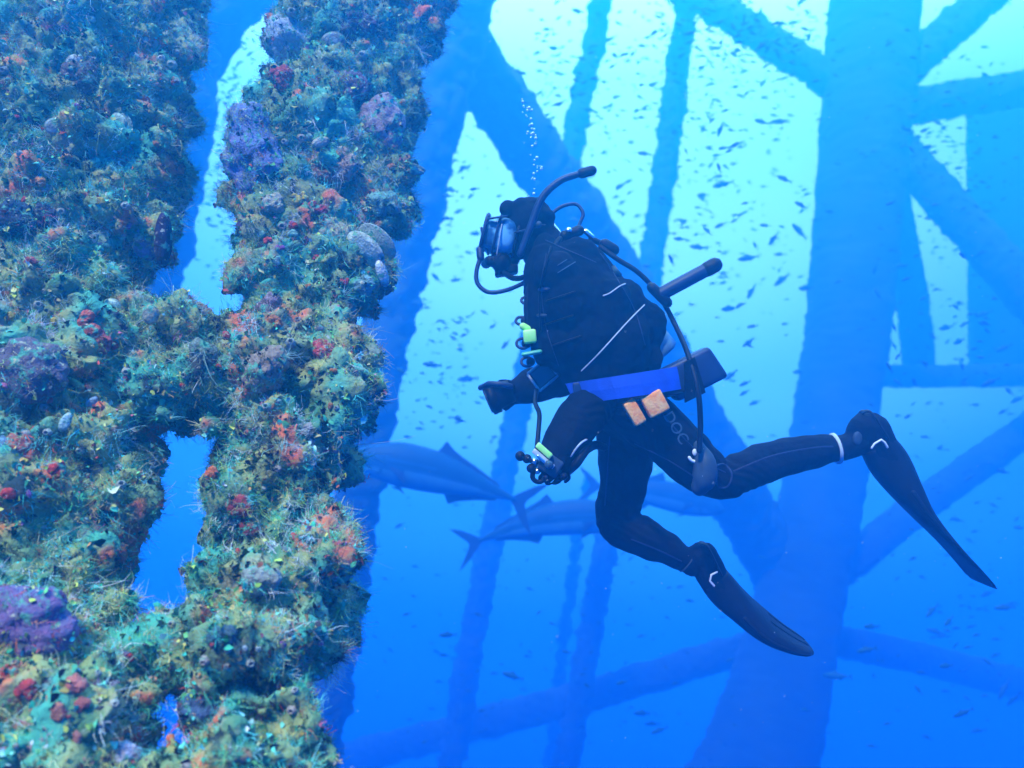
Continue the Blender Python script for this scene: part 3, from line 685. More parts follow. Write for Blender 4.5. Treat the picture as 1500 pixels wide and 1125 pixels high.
fin('swim_fin', [(1046, 848, .04, 23, .055, 0), (1062, 868, .04, 24, .062, .1), (1088, 892, .04, 20, .08, .25), (1118, 916, .04, 16, .098, .28), (1150, 934, .04, 11, .10, .2), (1172, 943, .04, 7, .09, .15), (1184, 948, .04, 4, .06, .1)], .1,
    [(1056, 840, -.03), (1036, 800, -.0), (1024, 798, .04), (1034, 798, .08), (1056, 840, .11)], [(1050, 838, -.034), (1042, 842, -.034), (1040, 851, -.034), (1046, 858, -.034)], diver)
# boot cuffs and seams
def band(nm, c, axis, r, w, m, parent, oy):
    a = D(c[0], c[1], oy); t_ = (D(c[0] + axis[0], c[1] + axis[1], oy) - a).normalized()
    return MB().tube([a - t_ * w, a + t_ * w], r, seg=24, round_ends=False).build(nm, M[m], parent)
band('cuff', (1224, 657), (1, -.2), R_(22.5), .004, 'cord', diver, -.08)
band('cuff', (1006, 822), (1, .7), R_(18.5), .002, 'grey', diver, .04)
o = MB().ball(D(1256, 642, -.125), R_(8.5), scale=(.8, .35, 1.1)).build('ankle_patch', M['grey'], diver)

# blue belt band, pouch, orange weights, thigh print
def patch(quad, th, oy, bulge=0):
    """thick plate through four picture corners, bulging towards the viewer"""
    q = [D(x, y, oy) for x, y in quad]; mb = MB(); n = 8; b0 = 0
    for side in (0, 1):
        for i in range(n + 1):
            for j in range(3):
                s_, t_ = i / n, j / 2
                p = q[0].lerp(q[1], s_).lerp(q[3].lerp(q[2], s_), t_)
                mb.v.append(p + Vector((0, -bulge * math.sin(math.pi * s_) + th * side + .004 * abs(t_ - .5), 0)))
    k = (n + 1) * 3
    for side in (0, 1):
        for i in range(n):
            for j in range(2):
                a = side * k + i * 3 + j; f = (a, a + 3, a + 4, a + 1); mb.f.append(f if side else f[::-1]); mb.mi.append(0)
    ed = [i * 3 for i in range(n + 1)] + [n * 3 + 1] + [i * 3 + 2 for i in range(n, -1, -1)] + [1]
    for a, c in zip(ed, ed[1:] + ed[:1]): mb.f.append((a, c, c + k, a + k)); mb.mi.append(0)
    return mb
patch([(829, 562), (992, 537), (998, 570), (843, 592)], .03, -.225, .07).build('waist_band', M['blue'], diver, False)
MB().box(D(850, 576, -.235), Vector((R_(9), 0, R_(1.4))), Vector((0, .012, 0)), Vector((R_(-2), 0, R_(15))), .2).build('belt_buckle', M['rubberb'], diver)
o = MB().box(D(1012, 548, -.16), Vector((R_(14), 0, R_(-21))), Vector((0, .05, 0)), Vector((R_(34), 0, R_(17))) , .12).build('hip_pouch', M['rubberb'], diver)
q = patch([(1003, 531), (1018, 523), (1034, 575), (1004, 590)], .012, -.235, 0).build('flap_strap', M['suit'], None, False); q.parent = o
wb = MB().tube([D(870, 602, -.20), D(920, 592, -.235), D(960, 582, -.24), D(1000, 572, -.20)], .022, seg=10, flat=.4).build('weight_belt', M['neo'], diver)
for c, ax, w, h_ in (((929, 604), (11, 19), 8.5, 17), ((959, 591), (9, 17), 14.5, 15)):
    a = Vector((ax[0], 0, -ax[1])).normalized(); bb = Vector((a.z * -1, 0, a.x)); bb = Vector((-a.z, 0, a.x))
    o = MB().box(D(c[0], c[1], -.262), bb * R_(w), Vector((0, .02, 0)), a * R_(h_), .16).build('belt_weight', M['orange'], diver)
    o['label'] = 'orange coated weight block'

def letters(txt, origin, dirv, size, m, parent, th=.002):
    fc_ = bpy.data.curves.new('letters', 'FONT'); fc_.body = txt; fc_.size = size; fc_.extrude = th; fc_.align_x = 'CENTER'; fc_.align_y = 'CENTER'
    fo = bpy.data.objects.new('tmpf', fc_); COL.objects.link(fo); dg = bpy.context.evaluated_depsgraph_get()
    me = bpy.data.meshes.new_from_object(fo.evaluated_get(dg), depsgraph=dg); bpy.data.objects.remove(fo)
    x = dirv.normalized(); z = Vector((0, -1, 0)); z = (z - x * z.dot(x)).normalized(); y = z.cross(x)
    me.transform(Matrix.Translation(origin) @ Matrix((x, y, z)).transposed().to_4x4())
    return link('thigh_print', me, M[m], parent, False)
# pieces laid on the suit: find the surface by casting from the front
def on_body(px, py, lift=.004, me=None):
    bv = BODYBV; d = P(px, py, 1).normalized(); r = bv.ray_cast(Vector((0, 0, 0)), d)
    return r[0] - d * lift if r[0] is not None else D(px, py, -.2)
BODYBV = BVHTree.FromPolygons([v.co.copy() for v in bm_.vertices], [tuple(p.vertices) for p in bm_.polygons])
letters('DOC', on_body(990, 627, .006), D(1000, 640) - D(978, 604), .052, 'print', diver)

for pts in ([(965, 600), (1000, 640), (1040, 680), (1062, 692)], [(1075, 690), (1130, 668), (1190, 656), (1220, 654)], [(893, 640), (890, 690), (886, 740)], [(925, 790), (965, 806), (998, 822)], [(930, 650), (975, 672), (1020, 700)]):
    sp = spline(pts, 6); MB().tube([on_body(a[0], a[1], .0005) for a in sp], R_(1.0), seg=6).build('suit_seam', M['rubberb'], diver)
for pts in ([(1046, 684), (1060, 680), (1072, 694), (1066, 712), (1052, 712), (1046, 684)],):
    sp = spline(pts, 5); MB().tube([on_body(a[0], a[1], .0005) for a in sp], R_(1.3), seg=6).build('knee_patch', M['rubberb'], diver)
# knee pad regulator hanging from the hose is built with the scuba set
kp = MB()
p_, r_ = Dp([(1024, 655, -.20, 10), (1032, 676, -.21, 18), (1032, 700, -.21, 20), (1026, 712, -.20, 15)], 4); kp.tube(p_, r_, seg=14, flat=.9)
KP = kp

# ------------------------------------------------------------------ scuba set
sc = empty('scuba_set', D(890, 440, .05), 'black scuba vest, tank and hoses worn by the diver', 'scuba gear')
v = MB()
for (x, y, oy, r) in [(800, 385, -.12, 28), (815, 385, .12, 30), (842, 388, -.1, 38), (838, 385, .1, 36), (822, 430, -.14, 40), (858, 420, -.1, 48), (862, 420, .1, 46), (815, 480, -.13, 32), (860, 470, -.13, 56),
                      (900, 460, -.06, 52), (905, 480, .08, 56), (850, 525, -.12, 44), (900, 510, -.12, 52), (925, 500, -.02, 42), (890, 545, -.13, 40), (930, 530, -.06, 38), (845, 555, -.13, 26), (790, 430, -.11, 22), (800, 520, -.12, 18), (815, 405, -.17, 34), (838, 450, -.17, 46), (862, 500, -.17, 46), (868, 540, -.17, 34), (826, 500, -.18, 30), (880, 450, -.14, 48), (905, 495, -.12, 48), (930, 480, -.02, 46), (850, 400, 0, 44)]:
    v.ball(D(x, y, oy), R_(r), seg=14)
p_, r_ = Dp([(800, 360, -.09, 20), (785, 400, -.13, 22), (790, 450, -.15, 22), (798, 510, -.15, 20)], 4); v.tube(p_, r_)
vm_ = remesh(v, .006, 14); bend_noise(vm_, .016, 9); bend_noise(vm_, .005, 38); vest = link('buoyancy_vest', vm_, M['suit'], sc)
VBV = BVHTree.FromPolygons([q.co.copy() for q in vm_.vertices], [tuple(p.vertices) for p in vm_.polygons])
def on_vest(px, py, lift=.004):
    d = P(px, py, 1).normalized(); r = VBV.ray_cast(Vector((0, 0, 0)), d)
    return r[0] - d * lift if r[0] is not None else D(px, py, -.15)
for a, bq in (((884, 433), (916, 416)), ((852, 543), (944, 447))):
    pts = [on_vest(a[0] + (bq[0] - a[0]) * k / 12, a[1] + (bq[1] - a[1]) * k / 12 + math.sin(k * .5) * 1.2, .003) for k in range(13)]
    MB().tube(pts, R_(1.0), seg=6).build('bungee_cord', M['cord'], sc)
for a, bq in (((818, 388), (832, 379)), ((818, 399), (842, 384))):
    MB().tube([on_vest(a[0] + (bq[0] - a[0]) * k / 5, a[1] + (bq[1] - a[1]) * k / 5, .002) for k in range(6)], R_(1.7), seg=6, flat=.4).build('shoulder_stripe', M['print'], sc)
def on_line(name, pts, r, m, flat=.4, par=None):
    sp = spline(pts, 6); return MB().tube([on_vest(a[0], a[1], .003) for a in sp], R_(r), seg=8, flat=flat).build(name, M[m], par or sc)
on_line('seam', [(880, 372), (905, 410), (930, 455), (945, 505)], 1.3, 'rubberb'); on_line('seam', [(800, 372), (793, 420), (800, 480), (818, 535)], 1.3, 'rubberb')
on_line('shoulder_strap', [(806, 366), (796, 400), (790, 440), (792, 480)], 6, 'rubber', .25); on_line('strap_buckle', [(793, 424), (801, 424)], 5, 'rubberb', .6); on_line('strap_buckle', [(790, 462), (798, 462)], 4, 'grey', .6)
on_line('shoulder_piping', [(800, 352), (822, 362), (850, 374), (872, 384)], 1.6, 'rubberb')
for y0, x0 in ((440, 803), (475, 800), (505, 812)):
    MB().tube([on_vest(x0 + k * 12, y0 - k * 4, .004) for k in range(4)], R_(4), seg=8, flat=.3).build('webbing', M['rubber'], sc)
# tank on his back
ta, tb = D(846, 380, .02), D(948, 508, .02); tr = .088
td = (tb - ta).normalized(); C, R2 = [], []
for s_, k in ((-.10, .30), (-.095, .34), (-.07, .36), (-.05, .62), (-.02, .86), (.03, 1), (.5, 1), (1.0, 1), (1.04, .94), (1.06, .7)):
    C.append(ta + (tb - ta) * s_ if abs(s_) > .11 else ta + td * s_); R2.append(tr * k)
C = [ta + td * x for x in (-.10, -.085, -.07, -.045, -.01, .04)] + [ta.lerp(tb, .5), tb, tb + td * .02, tb + td * .028]
MB().tube(C, [tr * k for k in (.3, .34, .4, .7, .9, 1, 1, 1, .92, .7)], seg=28, round_ends=False).build('tank', M['neo'], sc)
MB().tube([tb - td * .01, tb + td * .05, tb + td * .06], [tr * 1.03, tr * 1.03, tr * .9], seg=28, round_ends=False).build('tank_boot', M['pale'], sc)
for s_ in (.3, .72):
    c = ta.lerp(tb, s_); MB().tube([c - td * .022, c + td * .022], tr * 1.04, seg=28, round_ends=False).build('tank_band', M['rubber'], sc)
vc = ta - td * .12
MB().tube([ta - td * .16, ta - td * .09], .016, seg=12).build('valve', M['chrome'], sc)
MB().ball(D(833, 338, -.07), R_(5)).build('first_stage', M['chrome'], sc); MB().tube([D(827, 346, -.05), D(848, 338, -.05)], R_(8), seg=12).build('first_stage', M['rubber'], sc)
MB().tube([D(858, 339, -.04), D(867, 347, -.04)], R_(4), seg=10).build('valve_fitting', M['chrome'], sc)
kn = MB(); kn.tube([D(886, 358, -.02), D(899, 366, -.02)], R_(8.5), seg=14)
kn.build('valve_knob', M['rubber'], sc); MB().tube([D(866, 350, 0), D(888, 360, 0)], R_(4.5), seg=10).build('valve_stem', M['rubber'], sc)
hose('hose', [(800, 322, .02), (820, 304, .02), (843, 299, .02), (854, 312, .01), (850, 326, 0), (843, 340, -.04)], 2.8, 'rubberb', sc)
hose('hose', [(880, 362, -.03), (905, 380, -.05), (936, 400, -.06), (965, 432, -.07), (990, 478, -.09), (1008, 520, -.20), (1022, 570, -.26), (1026, 620, -.26), (1024, 660, -.26)], 3.8, 'rubber', sc, 10)
hose('hose', [(704, 362, -.05), (703, 378, -.06), (698, 398, -.07), (700, 416, -.08), (716, 428, -.09), (742, 425, -.1), (772, 412, -.12), (800, 395, -.14)], 3.2, 'rubberb', sc)
MB().tube([D(703, 366, -.05), D(704, 378, -.06)], R_(5.6), seg=12).build('hose_fitting', M['rubberb'], sc)
hose('hose', [(735, 398, -.03), (755, 408, -.1), (780, 400, -.15), (800, 375, -.16), (820, 350, -.1)], 4, 'rubber', sc)
hose('hose', [(790, 372, -.14), (778, 410, -.16), (772, 450, -.17), (776, 485, -.17)], 5, 'rubber', sc)
# regulator in the mouth
rg = MB(); rg.tube([D(752, 380), D(735, 384)], R_(10), seg=12); rg.tube([D(734, 384, -.03), D(734, 384, .03)], R_(15), seg=18)
rg.tube([D(718, 382, -.04), D(712, 386, .04)], R_(8), seg=10); rg.box(D(742, 397, 0), Vector((R_(17), 0, R_(3))), Vector((0, .045, 0)), Vector((0, 0, R_(6))), .2)
link('regulator', remesh(rg, .004, 1), M['rubber'], sc)
MB().tube([D(705, 334, -.04), D(709, 350, -.045), D(715, 372, -.04)], R_(2), seg=8).build('exhaust_bar', M['rubberb'], sc)
# spare regulator on the thigh
o = KP.build('spare_regulator', M['grey'], sc)
ra = on_body(1018, 664, .012)
ringp = [ra + Vector((math.cos(a) * R_(9), 0, math.sin(a) * R_(11))) for a in np.linspace(-2.6, 1.0, 16)]
q = MB().tube(ringp, R_(2.2), seg=8).build('purge_ring', M['white'], None); q.parent = o
q = MB().ball(ra + Vector((-.002, -.004, .004)), R_(3.6), scale=(.9, .5, 1.3)).build('purge_button', M['white'], None); q.parent = o
# chest clutter: lime inflator, green clip, D-rings
o = MB().box(D(776, 493, -.19), Vector((R_(9), 0, R_(1))), Vector((0, .02, 0)), Vector((R_(-1), 0, R_(9.5))), .3).build('whistle', M['lime'], sc); o['label'] = 'lime green whistle'
MB().tube([D(766, 478, -.18), D(774, 482, -.18)], R_(5), seg=10).build('clip', M['lime'], sc)
MB().tube([D(768, 519, -.19), D(790, 515, -.19)], R_(4.5), seg=10, flat=.7).build('clip', M['teal'], sc)
for (x, y, r) in ((757, 470, 7), (760, 503, 9), (766, 530, 8), (770, 455, 6), (764, 440, 6)):
    c = D(x + 6, y, -.16); MB().tube([c + Vector((math.cos(a) * R_(r), math.sin(a) * .01, math.sin(a) * R_(r * .8))) for a in np.linspace(0, 5.6, 12)], R_(2.2), seg=7).build('d_ring', M['rubberb'], sc)
    MB().ball(c + Vector((R_(5), 0, 0)), R_(r * .8)).build('clip', M['rubber'], sc)
MB().ball(D(973, 496, -.02), R_(4), scale=(1, 1, 1.3)).build('lime_glint', M['lime'], sc)  # lime ball put in for the small glint at the tank edge

# capped tube clipped across the long hose
ct = empty('marker_tube', D(985, 425, -.06), 'dark blue capped tube sticking out behind the diver across the long hose', 'tube')
MB().tube([D(968, 431, -.09), D(1046, 389, -.09)], R_(10), seg=20).build('tube_body', M['rubberb'], ct)
MB().tube([D(1036, 394.5, -.09), D(1047, 388.5, -.09)], R_(11), seg=20).build('tube_cap', M['rubber'], ct)
MB().tube([D(956, 422, -.09), D(976, 442, -.09)], R_(9.5), seg=12, flat=.8).build('clamp', M['rubber'], ct)

# dive computer with pale bezel on the right forearm
dc = empty('dive_computer', D(795, 548, .02), 'square dive computer with a pale bezel strapped on the forearm', 'dive computer')
ax = Vector((26, 0, 24)).normalized()
e1 = Vector((R_(13), 0, R_(11))); e2 = Vector((R_(9), 0, R_(-12)))
MB().box(D(795, 549, -.05), e1 * 1.05, e2 * 1.05, Vector((0, .022, 0)), .1).build('case', M['rubber'], dc)
MB().box(D(795, 549, -.0745), e1 * .78, e2 * .78, Vector((0, .003, 0)), 0).build('screen', M['lens'], dc, False)
cr = [D(795, 549, -.078) + e1 * a + e2 * c for a, c in ((-1, -1), (1, -1), (1, 1), (-1, 1), (-1, -1))]
MB().tube(sum([[cr[i].lerp(cr[i + 1], k / 6) for k in range(6)] for i in range(4)], []) + [cr[4]], R_(2.0), seg=7, round_ends=False).build('bezel', M['cord'], dc)
MB().tube([D(783, 540, .16), D(786, 546, -.02), D(797, 556, -.03), D(812, 572, .16)], .016, seg=8, flat=.3).build('wrist_strap', M['rubber'], dc)

# torch in the right hand
tl = empty('dive_torch', D(728, 578, -.01), 'stubby black dive torch held forward in the far hand', 'torch')
MB().tube([D(750, 572, -.01), D(722, 584, -.01)], [R_(17), R_(21)], seg=24, round_ends=False).build('torch_body', M['rubber'], tl)
MB().tube([D(728, 581.5, -.01), D(716, 586.5, -.01)], R_(23), seg=24, round_ends=False).build('torch_head', M['rubber'], tl)
MB().tube([D(717, 586, -.01), D(713.5, 587.5, -.01)], R_(19), seg=24, round_ends=False).build('lens', M['lens'], tl)
MB().tube([D(704, 568, -.02), D(716, 562, -.05), D(734, 563, -.07), D(748, 566, -.06)], R_(4.2), seg=10).build('handle', M['rubberb'], tl)

# compact camera rig in the left hand: chrome clamps, ring handle, lime tag
cg = empty('camera_rig', D(788, 682, -.34), 'small underwater camera rig with clamps and a lime tag in the near hand', 'camera')
MB().box(D(806, 680, -.35), Vector((R_(12), 0, R_(-8))), Vector((0, .03, 0)), Vector((R_(6), 0, R_(10))), .2).build('housing', M['grey'], cg)
MB().tube([D(804, 681, -.375), D(804, 681, -.40)], R_(6), seg=18).build('port', M['lens'], cg)
o = MB().box(D(797, 660, -.385), Vector((R_(9), 0, R_(-8))), Vector((0, .012, 0)), Vector((R_(2.4), 0, R_(3))), .2).build('tag', M['lime'], cg); o['label'] = 'lime green tag'
MB().tube([D(788, 668, -.39), D(806, 684, -.39)], R_(2.4), seg=8).build('clamp_bar', M['chrome'], cg)
MB().box(D(796, 672, -.385), Vector((R_(13), 0, R_(-11))), Vector((0, .008, 0)), Vector((R_(2), 0, R_(2.6))), .2).build('bracket', M['cord'], cg)
for (x, y, r, m) in ((762, 668, 6.5, 'rubber'), (772, 672, 6, 'rubber'), (783, 676, 5, 'chrome'), (778, 686, 6, 'rubber'), (787, 690, 4, 'chrome'), (800, 700, 5, 'rubber'), (826, 698, 5, 'rubber')):
    MB().ball(D(x, y, -.36), R_(r)).build('ball_joint', M[m], cg)
MB().tube([D(762, 668, -.36), D(785, 678, -.36)], R_(3.4), seg=8).build('arm', M['rubber'], cg)
rp = [D(789, 697, -.36) + Vector((math.cos(a) * R_(8), 0, math.sin(a) * R_(8))) for a in np.linspace(0, 6.283, 20)]
MB().tube(rp, R_(3.2), seg=8, round_ends=False).build('ring_handle', M['rubber'], cg)
hose('lanyard', [(786, 572, -.1), (784, 590, -.2), (790, 606, -.26), (789, 628, -.3), (786, 660, -.34)], 3.2, 'rubber', cg)
hose('coiled_cord', [(832, 690, -.3), (845, 678, -.32), (858, 660, -.3), (872, 652, -.2), (885, 655, -.1)], 6, 'rubber', cg)
hose('coiled_cord', [(836, 668, -.33), (850, 650, -.34), (864, 640, -.28), (876, 622, -.2)], 1.4, 'cord', cg)

# ------------------------------------------------------------------ bubbles from the regulator
bb = MB(); random.seed(3)
for k in range(46):
    t_ = random.random(); bb.ball(D(778 + random.gauss(0, 4) + 8 * math.sin(t_ * 5), 290 - 150 * t_, random.gauss(0, .03)), random.uniform(.002, .006), seg=7)
M['bubble'] = mat('air_bubble', (.6, .8, .85), .08, spec=.9)
tag(bb.build('bubbles', M['bubble']), 'thin trail of tiny air bubbles rising above the hood', 'bubbles', kind='stuff')

# ------------------------------------------------------------------ large fish
def amberjack(nose, tail, hpx, depth, label, flip=1, roll=0, bend=0):
    """nose/tail in photo pixels; hpx = body height in pixels"""
    a, b_ = P(nose[0], nose[1], depth), P(tail[0], tail[1], depth + .15); L = (b_ - a).length; t0 = (b_ - a).normalized()
    y = Vector((0, 1, 0)); y = (y - t0 * y.dot(t0)).normalized(); up = t0.cross(y); up = up if up.z > 0 else -up
    H = hpx * PX(depth) / 2
    prof = [(0, .06, .05), (.03, .32, .26), (.08, .56, .42), (.15, .78, .55), (.25, .96, .64), (.36, 1.0, .66), (.5, .92, .58), (.63, .72, .45), (.75, .48, .3), (.85, .27, .18), (.92, .14, .10), (.96, .10, .07)]
    root = empty('amberjack', a.lerp(b_, .4), label, 'fish', 'large fish between reef and diver')
    def ctr(s_): return a + (b_ - a) * s_ + up * (bend * math.sin(math.pi * s_)) * L
    pr = spline([(q[0], q[1], q[2]) for q in prof], 8); mb = MB()
    mb.loft([ctr(q[0]) + up * H * .02 for q in pr], [y * H * q[2] for q in pr], [up * H * q[1] for q in pr], 44)
    me = mb.mesh('body'); me.materials.append(M['jack']); me.materials.append(M['jackb']); me.materials.append(M['belly'])
    for p in me.polygons:
        s_ = (p.center - a).dot(b_ - a) / L ** 2; k = (p.center - ctr(s_)).dot(up) / H
        if k > .42 * max(.2, 1 - s_) or abs(k - .1 * (1 - s_)) < .05 or (abs(s_ - .17 - .03 * math.cos(k * 2.2)) < .006 and k > -.5): p.material_index = 1
        elif k < -.28 * max(.3, 1 - s_): p.material_index = 2
    me.shade_smooth(); o = bpy.data.objects.new('body', me); COL.objects.link(o); o.parent = root; o.matrix_parent_inverse = Matrix.Translation(-root.location)
    def plate(nm, pts, th=.006):
        n = len(pts); m_ = MB(); c = sum(pts, Vector()) / n
        for sg in (-1, 1):
            for p in pts: m_.v.append(p + y * th * sg * (.4))
            m_.v.append(c + y * th * sg)
        for k in range(n):
            k2 = (k + 1) % n
            m_.f += [(k, k2, n), (n + 1 + k2, n + 1 + k, 2 * n + 1), (k2, k, n + 1 + k, n + 1 + k2)]; m_.mi += [0] * 3
        return m_.build(nm, M['jackf'], root, False)
    def pt(s_, h): return ctr(s_) + up * H * h
    fork = [pt(.94, .10), pt(.98, .4), pt(1.05, .9), pt(1.13, 1.3), pt(1.07, .62), pt(1.03, .2), pt(1.02, -.0), pt(1.035, -.3), pt(1.07, -.75), pt(1.11, -1.3), pt(1.03, -.85), pt(.975, -.4), pt(.94, -.10)]
    n = len(fork); plate('tail_fin', fork[:7] + [pt(.95, 0)]); plate('tail_fin', [pt(.95, 0)] + fork[6:])
    plate('dorsal_fin', [pt(.42, .93), pt(.47, 1.0), pt(.50, 1.5), pt(.545, 1.22), pt(.62, .98), pt(.74, .68), pt(.86, .36), pt(.84, .22), pt(.6, .7)])
    plate('anal_fin', [pt(.56, -.78), pt(.60, -1.2), pt(.65, -.95), pt(.75, -.62), pt(.86, -.34), pt(.84, -.2), pt(.66, -.55)])
    side = -1
    for sg in (-1, 1):
        q = [ctr(.24) + y * sg * H * .62 + up * H * v_ for v_ in (-.05, -.2)]
        plate('pectoral_fin', [q[0], q[1], q[1] + t0 * H * .8 - up * H * .45 + y * sg * H * .2, q[0] + t0 * H * .6 - up * H * .1 + y * sg * H * .2])
        plate('pelvic_fin', [pt(.27, -.9) + y * sg * .02, pt(.31, -.94) + y * sg * .02, pt(.35, -1.25) + y * sg * .05])
        o = MB().ball(ctr(.075) + y * sg * H * .36 + up * H * .12, H * .085).build('eye', M['eye'], root)
amberjack((512, 668), (764, 736), 66, 8.2, 'big blue grey fish heading left with its nose near the reef', bend=.035)
amberjack((930, 760), (692, 796), 52, 9.5, 'big pale fish heading right whose head is hidden behind the knee', bend=.07)
amberjack((1062, 748), (868, 712), 44, 12, 'big dim fish seen between the diver\'s legs', bend=.03)

# ------------------------------------------------------------------ bait fish
def fish_mesh(k):
    mb = MB(); c = (-.12, .0, .12)[k % 3]
    pr = [(0, .02), (.08, .075), (.2, .115), (.38, .13), (.6, .095), (.78, .045), (.86, .03)]
    def ce(s_): return Vector((s_ - .45, c * s_ * s_ * .6, 0))
    mb.loft([ce(s_) for s_, r in pr], [Vector((0, r * .55, 0)) for s_, r in pr], [Vector((0, 0, r)) for s_, r in pr], 8)
    def pl(ps):
        b0 = len(mb.v); n = len(ps)
        for sg in (-1, 1):
            for p in ps: mb.v.append(p + Vector((0, .006 * sg, 0)))
        mb.f.append(tuple(range(b0, b0 + n))); mb.f.append(tuple(range(b0 + n, b0 + 2 * n))[::-1]); mb.mi += [0, 0]
        for i in range(n): j = (i + 1) % n; mb.f.append((b0 + i, b0 + n + i, b0 + n + j, b0 + j)); mb.mi.append(0)
    e = ce(.84); pl([e + Vector((0, 0, .02)), e + Vector((.17, 0, .12)), e + Vector((.11, 0, 0))]); pl([e + Vector((0, 0, -.02)), e + Vector((.11, 0, 0)), e + Vector((.17, 0, -.12))])
    pl([ce(.3) + Vector((0, 0, .115)), ce(.42) + Vector((.03, 0, .20)), ce(.62) + Vector((0, 0, .085))]); pl([ce(.5) - Vector((0, 0, .10)), ce(.58) + Vector((.02, 0, -.16)), ce(.7) - Vector((0, 0, .06))])
    me = mb.mesh('baitfish'); me.materials.append(M['fishdark']); me.shade_smooth(); return me
FM = [fish_mesh(k) for k in range(3)]
# (px, py, length px, angle in degrees: 0 = heading left, positive = nose up) read off the photograph
SEEN = [(1058,270,26,-8),(1022,362,22,8),(1030,188,16,-60),(1055,190,18,-75),(1115,178,20,12),(1142,178,22,10),(1148,262,20,30),(943,225,18,12),(1173,300,18,30),(1170,338,26,45),(1133,350,20,-60),
 (1055,330,16,-20),(1036,338,16,50),(1095,378,26,-10),(1145,410,26,-35),(1100,428,22,-55),(1068,452,24,-8),(1180,422,24,-5),(1102,478,14,-5),(1096,502,18,-40),(1070,550,22,-40),(1168,545,18,-6),(1105,590,16,-20),
 (1030,285,14,5),(1060,400,12,0),(995,350,18,-4),(1140,80,16,60),(1075,40,14,60),(660,278,20,20),(680,245,14,-5),(655,320,16,6),(640,365,14,0),(697,342,18,4),(668,410,16,-8),(614,444,18,16),(722,478,12,-40),
 (632,534,24,8),(684,555,26,-3),(597,640,12,10),(673,615,16,20),(725,640,10,0),(615,628,12,4),(700,590,10,10),(812,70,14,-5),(820,108,14,0),(818,140,12,5),(830,90,10,8),(885,120,10,10),(770,150,10,0),
 (1282,395,14,-80),(1286,430,18,60),(1310,480,12,50),(1315,560,14,40),(1330,610,14,-25),(1370,300,12,0),(1385,480,22,-15),(1405,500,22,-20),(1440,460,20,-20),(1470,510,20,-28),(1450,560,22,-25),(1490,585,20,-30),
 (1355,640,12,0),(1420,700,18,-30),(1468,690,20,10),(1365,895,26,-35),(1390,910,22,-30),(1370,925,22,8),(1400,920,14,10),(1446,870,20,-20),(1470,890,24,-8),(1480,885,20,-5),(1276,918,24,4),(1268,952,24,-15),(1225,990,34,-2),
 (1280,990,12,60),(1345,1010,14,50),(1400,945,12,-60),(1418,948,12,-20),(1430,930,14,-5),(1458,960,18,-6),(1410,1045,26,-35),(1432,1070,20,-10),(1358,1080,14,20),(1277,1093,14,10),(1470,1010,30,-50),(1484,1025,24,-55),
 (1350,985,14,0),(1385,975,22,4),(655,930,24,5),(750,990,28,14),(650,960,14,10),(910,1000,14,-10),(940,1045,26,14),(955,1060,20,-10),(965,1070,24,-12),(830,955,14,10),(585,770,14,-20),(1010,880,14,10),(1100,640,12,5),
 (1120,330,14,10),(1200,175,10,-4),(1215,310,14,4),(1330,190,16,4),(1345,200,14,-10),(1375,180,14,5),(1360,215,16,0),(700,900,12,20),(1490,760,14,-20),(1455,740,12,30),(1300,1060,12,-10),(1180,1040,14,15)]
random.seed(21); fish = []
for (x, y, l, an) in SEEN: fish.append((x, y, l * 1.2, an + random.uniform(-4, 4), random.uniform(7, 12)))
ZON = [(1050, 330, 110, 210, 60), (830, 120, 90, 90, 20), (660, 380, 60, 160, 24), (1090, 40, 90, 50, 30), (1360, 190, 50, 60, 14), (1390, 500, 90, 110, 30), (1420, 930, 100, 130, 34), (1200, 950, 260, 120, 18), (700, 900, 180, 160, 16), (1300, 330, 160, 250, 16), (650, 600, 80, 80, 8)]
for cx, cy, sx, sy, n in ZON:
    for k in range(n): fish.append((random.gauss(cx, sx * .6), random.gauss(cy, sy * .6), random.uniform(9, 20), random.choice((-25, 10, 0, -40, 30, 170)) + random.gauss(0, 18), random.uniform(6, 13)))
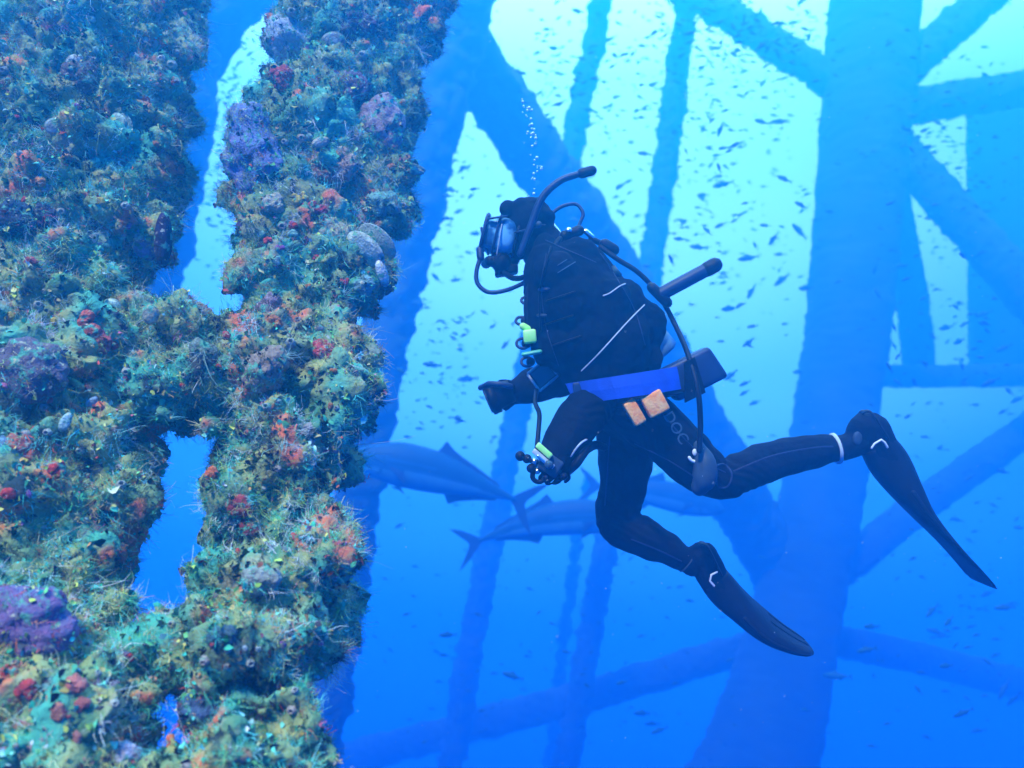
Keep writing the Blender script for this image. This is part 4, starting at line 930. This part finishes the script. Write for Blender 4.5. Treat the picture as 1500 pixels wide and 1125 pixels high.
def fish_matrix(x, y, l, an, d):
    s_ = l * PX(d) / 1.0; m_ = Matrix.Rotation(math.radians(an), 4, 'Y') @ Matrix.Rotation(random.uniform(-.5, .5), 4, 'Z')
    return Matrix.Translation(P(x, y, d)) @ m_ @ Matrix.Scale(s_, 4)
fish = [f for f in fish if 560 < f[0] < 1520 and -20 < f[1] < 1140]
for i, f in enumerate(fish[:298]):
    o = bpy.data.objects.new('baitfish', FM[i % 3]); COL.objects.link(o); o.matrix_world = fish_matrix(*f)
    tag(o, 'small dark bait fish of the loose school drifting in the open water', 'small fish', 'school of small bait fish')
def swarm(name, n, label):
    vs, fs = [], []; base = [v.co.copy() for v in FM[0].vertices]; fa = [tuple(p.vertices) for p in FM[0].polygons]
    for k in range(n):
        cx, cy, sx, sy = random.choice([(1060, 220, 160, 260), (820, 130, 130, 130), (1400, 750, 130, 360), (1380, 250, 110, 200), (640, 480, 80, 250), (800, 900, 350, 200), (345, 180, 40, 170), (345, 300, 40, 120), (1070, 60, 130, 60), (1070, 60, 120, 80), (1350, 300, 160, 300), (960, 200, 300, 220)])
        m_ = fish_matrix(random.gauss(cx, sx * .6), random.gauss(cy, sy * .6), random.choice((5, 7, 9, 12)) * random.uniform(.8, 1.2), random.choice((-25, 6, 0, 20)) + random.gauss(0, 14), random.uniform(8, 15))
        b0 = len(vs); vs += [m_ @ v for v in base]; fs += [tuple(b0 + q for q in f) for f in fa]
    me = bpy.data.meshes.new(name); me.from_pydata(vs, [], fs); me.materials.append(M['fishdark'])
    o = bpy.data.objects.new(name, me); COL.objects.link(o); tag(o, label, 'small fish', kind='stuff')
swarm('far_baitfish', 2400, 'countless tiny far bait fish speckling the bright water')
# drifting specks
pm = MB()
for k in range(260):
    d = random.uniform(1.5, 5); pm.ball(P(random.uniform(500, 1500), random.uniform(0, 1125), d), random.uniform(.0006, .0013), seg=5)
M['speck'] = mat('drifting_speck', (.45, .55, .5), .8)
tag(pm.build('drifting_specks', M['speck']), 'pale specks of plankton drifting in the water', 'plankton', kind='stuff')
